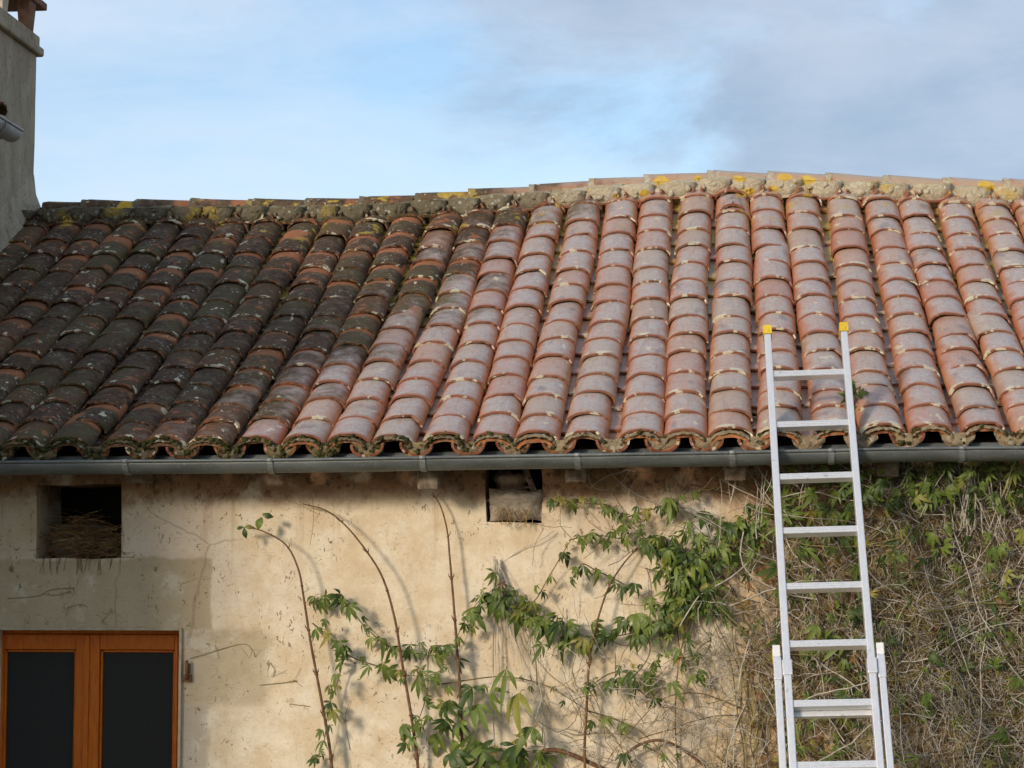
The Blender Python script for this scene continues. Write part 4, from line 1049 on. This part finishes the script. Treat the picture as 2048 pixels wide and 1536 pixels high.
c1, P1 = cane('leftmost brown cane, arching left to a few small leaves at its tip', [(664, 1540), (648, 1430), (622, 1290), (608, 1200), (597, 1140), (572, 1090), (525, 1062), (489, 1054)], 0.0125, 0.0035, [0.10, 0.11, 0.12, 0.13, 0.13, 0.13, 0.12, 0.11])
c2, P2 = cane('second brown cane from the left, bending left with a bare tip', [(836, 1540), (822, 1430), (803, 1320), (790, 1240), (767, 1160), (735, 1105), (690, 1050), (650, 1020), (606, 1008)], 0.0125, 0.0035, [0.08, 0.10, 0.12, 0.14, 0.14, 0.13, 0.11, 0.08, 0.05])
c3, P3 = cane('third brown cane, almost upright, below the grey rafter end', [(927, 1540), (921, 1400), (912, 1270), (905, 1180), (899, 1110), (894, 1060), (882, 1015), (865, 985)], 0.0125, 0.0035, [0.10, 0.10, 0.10, 0.10, 0.09, 0.08, 0.06, 0.04])
c4, P4 = cane('fourth brown cane, leaning right towards the green creeper', [(1170, 1540), (1173, 1420), (1178, 1330), (1190, 1260), (1215, 1180), (1245, 1130), (1275, 1096)], 0.011, 0.0045, [0.10, 0.10, 0.10, 0.10, 0.09, 0.08, 0.06])
def oval(mb, p, L, a, rnd=0.3): leaflet(mb, a, L, L * 0.26, 0.1, pr, rnd, p)
mb = MB(); tip = P1[-1]
for (dx, dz, a, L) in ((0.0, 0.0, 0.2, 0.055), (0.0, 0.0, 1.6, 0.05), (0.0, 0.0, -1.4, 0.04), (0.07, -0.02, 2.9, 0.08), (0.09, 0.06, 1.5, 0.06), (0.09, 0.07, 1.1, 0.05)): oval(mb, tip + Vector((dx, -0.005, dz)), L, a, pr.random())
o = mb.build('tip_leaf', M['leaf']); o.parent = c1
# -- green creeper
creeper = empty('green_creeper', (0.0, WALL_Y - 0.06, 0.0)); cinv = Matrix.Translation(creeper.location).inverted()
tag(creeper, 'green creeper with hand shaped leaves trailing over the cream plaster', 'climbing plant')
def CP(o): o.parent = creeper; o.matrix_parent_inverse = cinv; return o
STEMS = [
 [(620, 1205), (650, 1195), (690, 1205), (730, 1250), (775, 1292), (830, 1305), (895, 1298), (930, 1250), (952, 1205), (985, 1180)],
 [(625, 1240), (660, 1275), (700, 1310), (760, 1335), (810, 1352), (870, 1345), (900, 1330)],
 [(690, 1290), (672, 1360), (660, 1420), (648, 1480), (630, 1530)],
 [(985, 1180), (1010, 1190), (1040, 1215), (1075, 1232), (1120, 1250), (1160, 1270), (1200, 1275), (1260, 1262), (1310, 1245), (1350, 1228), (1375, 1190), (1380, 1150), (1360, 1110), (1330, 1090), (1285, 1078)],
 [(1090, 1010), (1130, 1003), (1180, 1005), (1215, 1012), (1250, 1038), (1290, 1070), (1330, 1100)],
 [(1140, 1075), (1180, 1072), (1230, 1074), (1270, 1080)],
 [(1235, 1040), (1290, 1025), (1330, 1010), (1375, 985)],
 [(1150, 1160), (1165, 1130), (1200, 1140), (1240, 1170), (1290, 1195), (1340, 1225)],
 [(1020, 1180), (1060, 1200), (1100, 1155), (1120, 1110), (1140, 1075)],
 [(870, 1370), (930, 1362), (1000, 1360), (1075, 1366), (1110, 1385), (1180, 1425), (1230, 1480), (1270, 1540)],
 [(1180, 1425), (1240, 1440), (1300, 1480), (1360, 1540)],
 [(1075, 1366), (1070, 1320), (1068, 1290)],
 [(1400, 1150), (1430, 1110), (1470, 1070), (1500, 1040), (1530, 1025)],
 [(1380, 1180), (1400, 1220), (1450, 1240), (1500, 1260)],
 [(1350, 1230), (1350, 1290), (1370, 1330), (1400, 1350)],
 [(1290, 1250), (1300, 1310), (1260, 1350), (1210, 1370)],
 [(880, 1400), (900, 1450), (950, 1490), (1040, 1500), (1100, 1510)],
 [(900, 1290), (860, 1300), (850, 1380), (830, 1450), (800, 1480)],
 [(1300, 1400), (1260, 1370), (1200, 1365)], [(1480, 1420), (1400, 1390), (1330, 1400), (1280, 1440), (1220, 1520)],
 [(1170, 1380), (1230, 1345), (1290, 1350), (1330, 1370)],
]
for st_ in STEMS:
    P = catmull([wp(x_ + pr.gauss(0, 3), y_ + pr.gauss(0, 3), pr.uniform(0.03, 0.09)) for x_, y_ in st_], 6); mb = MB()
    mb.tube(P, [0.0038 - 0.002 * i / len(P) for i in range(len(P))], 5); CP(mb.build('stem', M['vine']))
# thicker woody stem near the bottom
mb = MB(); mb.tube(catmull([wp(1095, 1560, 0.06), wp(1080, 1520, 0.08), wp(1082, 1505, 0.09), wp(1110, 1500, 0.09), wp(1150, 1512, 0.08), wp(1210, 1540, 0.06)], 6), 0.011, 7); mb.tube(catmull([wp(1225, 1560, 0.05), wp(1250, 1510, 0.07), wp(1300, 1482, 0.08), wp(1350, 1490, 0.07), wp(1420, 1540, 0.06)], 6), 0.007, 6); CP(mb.build('woody_stem', M['cane']))
LEAVES = []
def along(st_, n, size, spread=12, off=(0.05, 0.13)):
    P = [Vector((x_, y_, 0)) for x_, y_ in st_]; C_ = catmull(P, 8); n = int(n * 1.45)
    for k in range(n):
        q = C_[min(len(C_) - 1, int((k + pr.random()) / n * len(C_)))]; LEAVES.append((q.x + pr.gauss(0, spread), q.y + pr.gauss(0, spread * 0.8) - 3, size * pr.choice((pr.uniform(0.45, 0.8), pr.uniform(0.8, 1.35))), pr.uniform(*off)))
along(STEMS[0], 30, 0.068, 7); along(STEMS[1], 14, 0.064, 8); along(STEMS[2], 12, 0.060, 8); along(STEMS[3], 84, 0.076, 14); along(STEMS[4], 13, 0.058, 8); along(STEMS[5], 7, 0.056, 7)
along(STEMS[6], 9, 0.068, 10); along(STEMS[7], 9, 0.062, 8); along(STEMS[8], 6, 0.046, 8); along(STEMS[9], 7, 0.052, 12); along(STEMS[12], 26, 0.068, 16); along(STEMS[13], 12, 0.062, 14); along(STEMS[14], 9, 0.062, 12); along(STEMS[15], 10, 0.060, 12); along(STEMS[17], 20, 0.060, 15); along(STEMS[16], 10, 0.085, 18); along(STEMS[18], 5, 0.055, 12); along(STEMS[20], 8, 0.058, 12); along(STEMS[10], 5, 0.05, 10)
for (x_, y_, s_) in ((1012, 1338, 0.13), (1040, 1385, 0.135), (985, 1378, 0.12), (945, 1375, 0.12), (950, 1410, 0.11), (1068, 1455, 0.115), (945, 1465, 0.115), (975, 1490, 0.12), (1030, 1490, 0.11), (902, 1505, 0.105), (920, 1440, 0.09), (1045, 1510, 0.10), (1000, 1520, 0.11), (1085, 1290, 0.085), (955, 1520, 0.10), (890, 1440, 0.08), (900, 1400, 0.07), (1080, 1500, 0.08)): LEAVES.append((x_, y_, s_, pr.uniform(0.08, 0.16)))
for k in range(64):                                # dense knot left of the ladder
    LEAVES.append((pr.gauss(1375, 34), pr.gauss(1150, 55), 0.072 * pr.uniform(0.6, 1.3), pr.uniform(0.05, 0.15)))
for k in range(26): LEAVES.append((pr.gauss(1480, 32), pr.gauss(1085, 40), 0.066 * pr.uniform(0.7, 1.25), pr.uniform(0.05, 0.14)))
LEAVES.sort(key=lambda q: -q[2])
for i, (x_, y_, s_, o_) in enumerate(LEAVES):
    if y_ > 1600: continue
    dead = s_ < 0.06 and pr.random() < 0.06
    M4 = leaf_matrix(wp(x_, y_, o_), s_ * (0.9 if s_ < 0.095 else 1.0))
    if i < 300:
        o = inst('leaf', (pr.choice(leafd_me) if dead else pr.choice(leaf_me)), M4, creeper); o.matrix_parent_inverse = cinv
rest = MB()
for i, (x_, y_, s_, o_) in enumerate(LEAVES[300:]):
    stuff_merge(rest, pr.choice(leaf_src), leaf_matrix(wp(x_, y_, o_), s_), pr.random())
if rest.f: o = CP(rest.build('small_leaves', M['leaf'])); o['kind'] = 'stuff'
# -- tangle of dry vine on the right half of the wall
mb = MB(); tg = random.Random(9)
def strand(p, L, ang, curl, r_, mi, n=6):
    P = [p]; a = ang; off = 0.0
    for k in range(n):
        a += tg.gauss(0, curl); q = P[-1] + Vector((math.cos(a), 0, math.sin(a))) * (L / n); off = tg.gauss(0, 0.012)
        q.y = min(WALL_Y - 0.004, max(WALL_Y - 0.20, q.y + off)); P.append(q)
    mb.tube(P, r_, 3, mi=mi, caps=False, rnd=tg.random())
def dens(px, py):
    f = max(0.0, min(1.0, (px - 1330) / 480.0))
    if py > 1290 and px > 1060: f = max(f, 0.075)
    if px < 1540: f *= 0.55

    if px < 1540 and py < 1180: f *= 0.25
    if 1720 < px < 1870 and 1060 < py < 1190: f *= 0.22
    c = noise.noise(Vector((px / 120, py / 120, 3.3))); return f * (0.60 + 0.75 * c) + 0.02
cnt = 0
while cnt < 8600:
    px, py = tg.uniform(1060, 2300), tg.uniform(905, 1640)
    if tg.random() > dens(px, py): continue
    cnt += 1
    mi = tg.choices((0, 1, 2), (0.52, 0.30, 0.18))[0]
    ang = tg.choice((R(-80), R(-60), R(-110), R(20), R(150), R(-30), R(70))) + tg.gauss(0, 0.5)
    strand(wp(px, py, tg.uniform(0.01, 0.13)), tg.uniform(0.07, 0.34), ang, 0.33, tg.uniform(0.0011, 0.0024), mi)
for k in range(26):                               # woody main stems climbing from the ground, forking
    x0_ = tg.uniform(1400, 2200); P = [wp(x0_ + tg.gauss(0, 20), 2050, 0.03)]; x_ = x0_; y_ = 2050
    while y_ > tg.uniform(930, 1250):
        y_ -= tg.uniform(70, 130); x_ += tg.gauss(0, 34); P.append(wp(x_, y_, tg.uniform(0.02, 0.09)))
    C_ = catmull(P, 5); r0_ = tg.uniform(0.0035, 0.0075); mb.tube(C_, [r0_ * (1 - 0.6 * i / len(C_)) for i in range(len(C_))], 5, mi=tg.choice((1, 2, 2, 0)))
    for q in range(4):
        b_ = C_[int(len(C_) * tg.uniform(0.35, 0.95))]; strand(b_.copy(), tg.uniform(0.25, 0.6), R(90) + tg.gauss(0, 0.8), 0.22, r0_ * 0.5, tg.choice((1, 2)), 8)
for (gx_, gy_, gr_) in ((1440, 1325, 34), (1345, 1450, 38), (1900, 1095, 40), (1860, 1380, 60), (1980, 1300, 60), (1930, 1470, 60), (1830, 1000, 34), (1520, 1290, 36), (2010, 1120, 50), (1800, 1500, 50)):
    for k in range(70):                           # matted grey clumps
        strand(wp(gx_ + tg.gauss(0, gr_ * 0.6), gy_ + tg.gauss(0, gr_ * 0.6), tg.uniform(0.05, 0.16)), tg.uniform(0.05, 0.16), tg.uniform(0, 6.28), 0.5, tg.uniform(0.0009, 0.0017), tg.choice((0, 0, 0, 2)), 5)
for k in range(60):                               # long runners
    px, py = tg.uniform(1420, 2150), tg.uniform(960, 1560)
    strand(wp(px, py, tg.uniform(0.06, 0.17)), tg.uniform(0.4, 0.95), tg.choice((R(-75), R(25), R(155), R(-105))) + tg.gauss(0, 0.3), 0.18, tg.uniform(0.0022, 0.0042), tg.choice((0, 0, 1)), 10)
for k in range(46):                               # pale grass stalks hanging from the eaves
    px = tg.choice((tg.uniform(1430, 1545), tg.uniform(1560, 2040), tg.uniform(1880, 1960))); strand(wp(px, tg.uniform(915, 965), tg.uniform(0.1, 0.28)), tg.uniform(0.12, 0.36), R(-88) + tg.gauss(0, 0.35), 0.13, 0.0022, 0, 6)
o = mb.build('dry_vine_tangle', [M['twig'], M['twig2'], M['twig3']])
tag(o, 'tangle of dry grey and brown vine stems covering the right of the wall', 'dry vine', kind='stuff')
mb = MB()
for k in range(620):                              # leaves among it
    px, py = tg.uniform(1540, 2250), tg.uniform(915, 1600)
    top = 1.0 if py < 1010 else (0.42 if px < 1740 else 0.42)
    if tg.random() > top: continue
    stuff_merge(mb, tg.choice(leaf_src), leaf_matrix(wp(px, py, tg.uniform(0.06, 0.2)), 0.056 * tg.uniform(0.6, 1.4), 0.9), tg.random())
for k in range(85):
    px, py = tg.uniform(1690, 2200), tg.gauss(962, 26)
    if py < 915: continue
    stuff_merge(mb, tg.choice(leaf_src), leaf_matrix(wp(px, py, tg.uniform(0.1, 0.26)), 0.062 * tg.uniform(0.5, 1.2), 0.8), tg.random())
for k in range(60):
    px, py = tg.uniform(1550, 1720), tg.choice((tg.uniform(960, 1100), tg.uniform(960, 1600)))
    stuff_merge(mb, tg.choice(leaf_src), leaf_matrix(wp(px, py, tg.uniform(0.06, 0.16)), 0.066 * tg.uniform(0.7, 1.3), 0.8), tg.random())
for k in range(420):
    px, py = tg.uniform(1560, 2250), tg.uniform(930, 1600)
    if noise.noise(Vector((px / 90, py / 90, 8.8))) < 0.0: continue
    stuff_merge(mb, tg.choice(leaf_src), leaf_matrix(wp(px, py, tg.uniform(0.02, 0.15)), 0.042 * tg.uniform(0.6, 1.4), 1.2), tg.random())
o = mb.build('creeper_foliage', M['leaf']); tag(o, 'green leaves scattered through the dry vine on the right', 'foliage', kind='stuff')
mb = MB(); dsrc = [palm_leaf(60 + k) for k in range(3)]
for k in range(140):
    px, py = tg.uniform(1480, 2200), tg.uniform(960, 1600)
    stuff_merge(mb, tg.choice(dsrc), leaf_matrix(wp(px, py, tg.uniform(0.03, 0.12)), 0.05 * tg.uniform(0.6, 1.3), 1.2), tg.random())
o = mb.build('dead_foliage', M['leaf_dead']); tag(o, 'curled brown dead leaves caught in the dry vine', 'dead leaves', kind='stuff')
# -- bundle of dry stalks hanging in the middle of the wall
mb = MB()
for k in range(22):
    t0 = wp(tg.gauss(990, 3), 1112 + abs(tg.gauss(0, 14)), 0.05); dx = tg.choice((tg.gauss(0.0, 0.012), tg.uniform(0.02, 0.22))); L = tg.uniform(0.15, 0.75) if dx < 0.05 else tg.uniform(0.3, 0.6)
    mid = t0 + Vector((dx * 0.45, tg.uniform(-0.03, 0.01), -L * 0.5)); e_ = t0 + Vector((dx + tg.gauss(0, 0.02), tg.uniform(-0.02, 0.02), -L)); mb.tube(catmull([t0, mid, e_], 4), 0.0016, 3, caps=False)
for (x0_, x1_, y1_) in ((986, 990, 1500), (990, 1003, 1440), (992, 1085, 1490), (994, 1060, 1310)):
    mb.tube(catmull([wp(989, 1112, 0.05), wp((x0_ * 2 + x1_) / 3, 1112 + (y1_ - 1112) * 0.4, 0.06), wp(x1_ - 4, 1112 + (y1_ - 1112) * 0.75, 0.05), wp(x1_, y1_, 0.04)], 5), 0.0032, 5)
o = mb.build('dry_stalk_bundle', M['twig']); tag(o, 'bundle of thin dry grey stalks hanging on the plaster mid wall', 'dry stalks')
mb = MB()
for P in ([(15, 1197), (75, 1192), (100, 1180), (148, 1176)], [(85, 1188), (115, 1190), (140, 1183)], [(380, 1317), (430, 1302), (485, 1288), (505, 1300), (510, 1314)], [(365, 1168), (395, 1156)], [(540, 1325), (549, 1340), (546, 1352)], [(203, 1245), (215, 1228), (222, 1222)], [(580, 1408), (620, 1413)], [(520, 1370), (560, 1366), (594, 1362)],
          [(600, 940), (622, 985), (627, 1040), (620, 1090)], [(560, 995), (600, 1010), (640, 1030)], [(1210, 960), (1240, 1010), (1255, 1040)], [(1150, 985), (1190, 968), (1230, 975)], [(245, 1115), (268, 1114)], [(135, 1215), (160, 1209), (175, 1214)], [(1060, 1300), (1100, 1350), (1150, 1385)], [(700, 1500), (690, 1440), (700, 1400)]):
    mb.tube(catmull([wp(x_, y_, 0.004) for x_, y_ in P], 5), 0.0015, 4)
    for k in range(3):
        x_, y_ = tg.choice(P); mb.tube([wp(x_, y_, 0.004), wp(x_ + tg.gauss(0, 7), y_ + tg.gauss(0, 7), 0.004), wp(x_ + tg.gauss(0, 13), y_ + tg.gauss(0, 12), 0.003)], 0.0009, 3)
o = mb.build('dry_tendrils', M['twig3']); o.data.materials[0] = M['twig2']; tag(o, 'thin dried creeper tendrils still clinging to the bare plaster', 'dry tendrils', kind='stuff')
# -- nest in the left opening
nest = empty('straw_nest', ((HOLE1[0] + HOLE1[1]) / 2, WALL_Y + 0.2, HOLE1[2])); ninv = Matrix.Translation(nest.location).inverted()
tag(nest, 'untidy nest of straw and rags filling the square hole above the window', 'nest')
mb = MB(); hx0, hx1, hz0 = HOLE1[0], HOLE1[1], HOLE1[2]
for k in range(640):
    c = Vector((tg.uniform(hx0 + 0.03, hx1 - 0.02), WALL_Y + tg.uniform(0.02, 0.32), 0)); top = 0.075 + 0.13 * math.exp(-((c.x - (hx0 + hx1) / 2 + 0.02) / 0.13) ** 2); c.z = hz0 + tg.random() * top + 0.25 * (c.y - WALL_Y) * 0.5
    a = tg.uniform(-0.5, 0.5) + tg.choice((0, math.pi)); L = tg.uniform(0.05, 0.15); d = Vector((math.cos(a), tg.gauss(0, 0.5), math.sin(a) * 0.8)); mb.tube([c, c + d * L * 0.5 + Vector((0, 0, 0.008)), c + d * L], 0.0015, 3, mi=tg.choice((0, 1, 1)), caps=False)
for k in range(26):
    c = Vector((tg.uniform(hx0 + 0.03, hx1 - 0.03), WALL_Y - 0.004, hz0 + 0.012)); mb.tube([c + Vector((0, 0.08, 0.01)), c, c + Vector((tg.gauss(0, 0.012), -0.012, -tg.uniform(0.02, 0.10)))], 0.0015, 3, mi=1, caps=False)
o = mb.build('straw', [M['straw'], M['dark_straw']]); o.parent = nest; o.matrix_parent_inverse = ninv; o['kind'] = 'stuff'
mb = MB(); M['rag'] = simple('grey_rag', (0.14, 0.105, 0.075), (0.24, 0.19, 0.14), 16, 0.95, 0.1, 0.6)
for (dx, dy, dz, r1_) in ((0.10, 0.22, 0.09, 0.11), (0.24, 0.24, 0.11, 0.10), (0.34, 0.22, 0.07, 0.09), (0.17, 0.3, 0.14, 0.09)): mb.lump((hx0 + dx, WALL_Y + dy, hz0 + dz), (r1_, 0.08, r1_ * 0.75), tg.randrange(99), 12, 8, 0.5)
o = mb.build('rag', M['rag']); o.parent = nest; o.matrix_parent_inverse = ninv
# -- weed growing in the tiles beside the ladder
q, x, y, z = frame(6 + EC.index(1668) + 0.45, 0.10); weed = empty('roof_weed', q + z * 0.02)
tag(weed, 'small green weed sprouting between the tiles beside the ladder top', 'weed')
mb = MB(); mb.tube([(0, 0, 0), (0.005, -0.01, 0.06), (0.0, -0.02, 0.11)], 0.003, 5); o = mb.build('stem', M['vine'], weed)
for k in range(11):
    M4 = (Euler((tg.uniform(-0.3, 0.6), tg.gauss(0, 1.0), tg.gauss(0, 0.6))).to_matrix() @ Matrix.Diagonal((0.058, 0.058, 0.058))).to_4x4(); M4.translation = (tg.gauss(0.012, 0.022), -0.03, 0.03 + 0.013 * k); inst('leaf', tg.choice(leaf_me), M4, weed)
# ------------------------------------------------------------------ ground
t = NT('yard_gravel', 0.95, 0.1); n1 = t.noise(1.2, 5); n2 = t.noise(30, 4); gm = t.col(t.mix(t.step(n1, 0.4, 0.65), t.mix(n2, (0.20, 0.17, 0.12), (0.32, 0.28, 0.21)), t.mix(n2, (0.06, 0.085, 0.025), (0.11, 0.13, 0.04)))); t.bump(n2, 0.5, 0.02)
mb = MB(); mb.add([(-400, -400, 0), (400, -400, 0), (400, 400, 0), (-400, 400, 0)], [(0, 1, 2, 3)], smooth=False)
g = mb.build('ground', gm); g['kind'] = 'structure'; g['label'] = 'gravel and grass yard in front of the house'
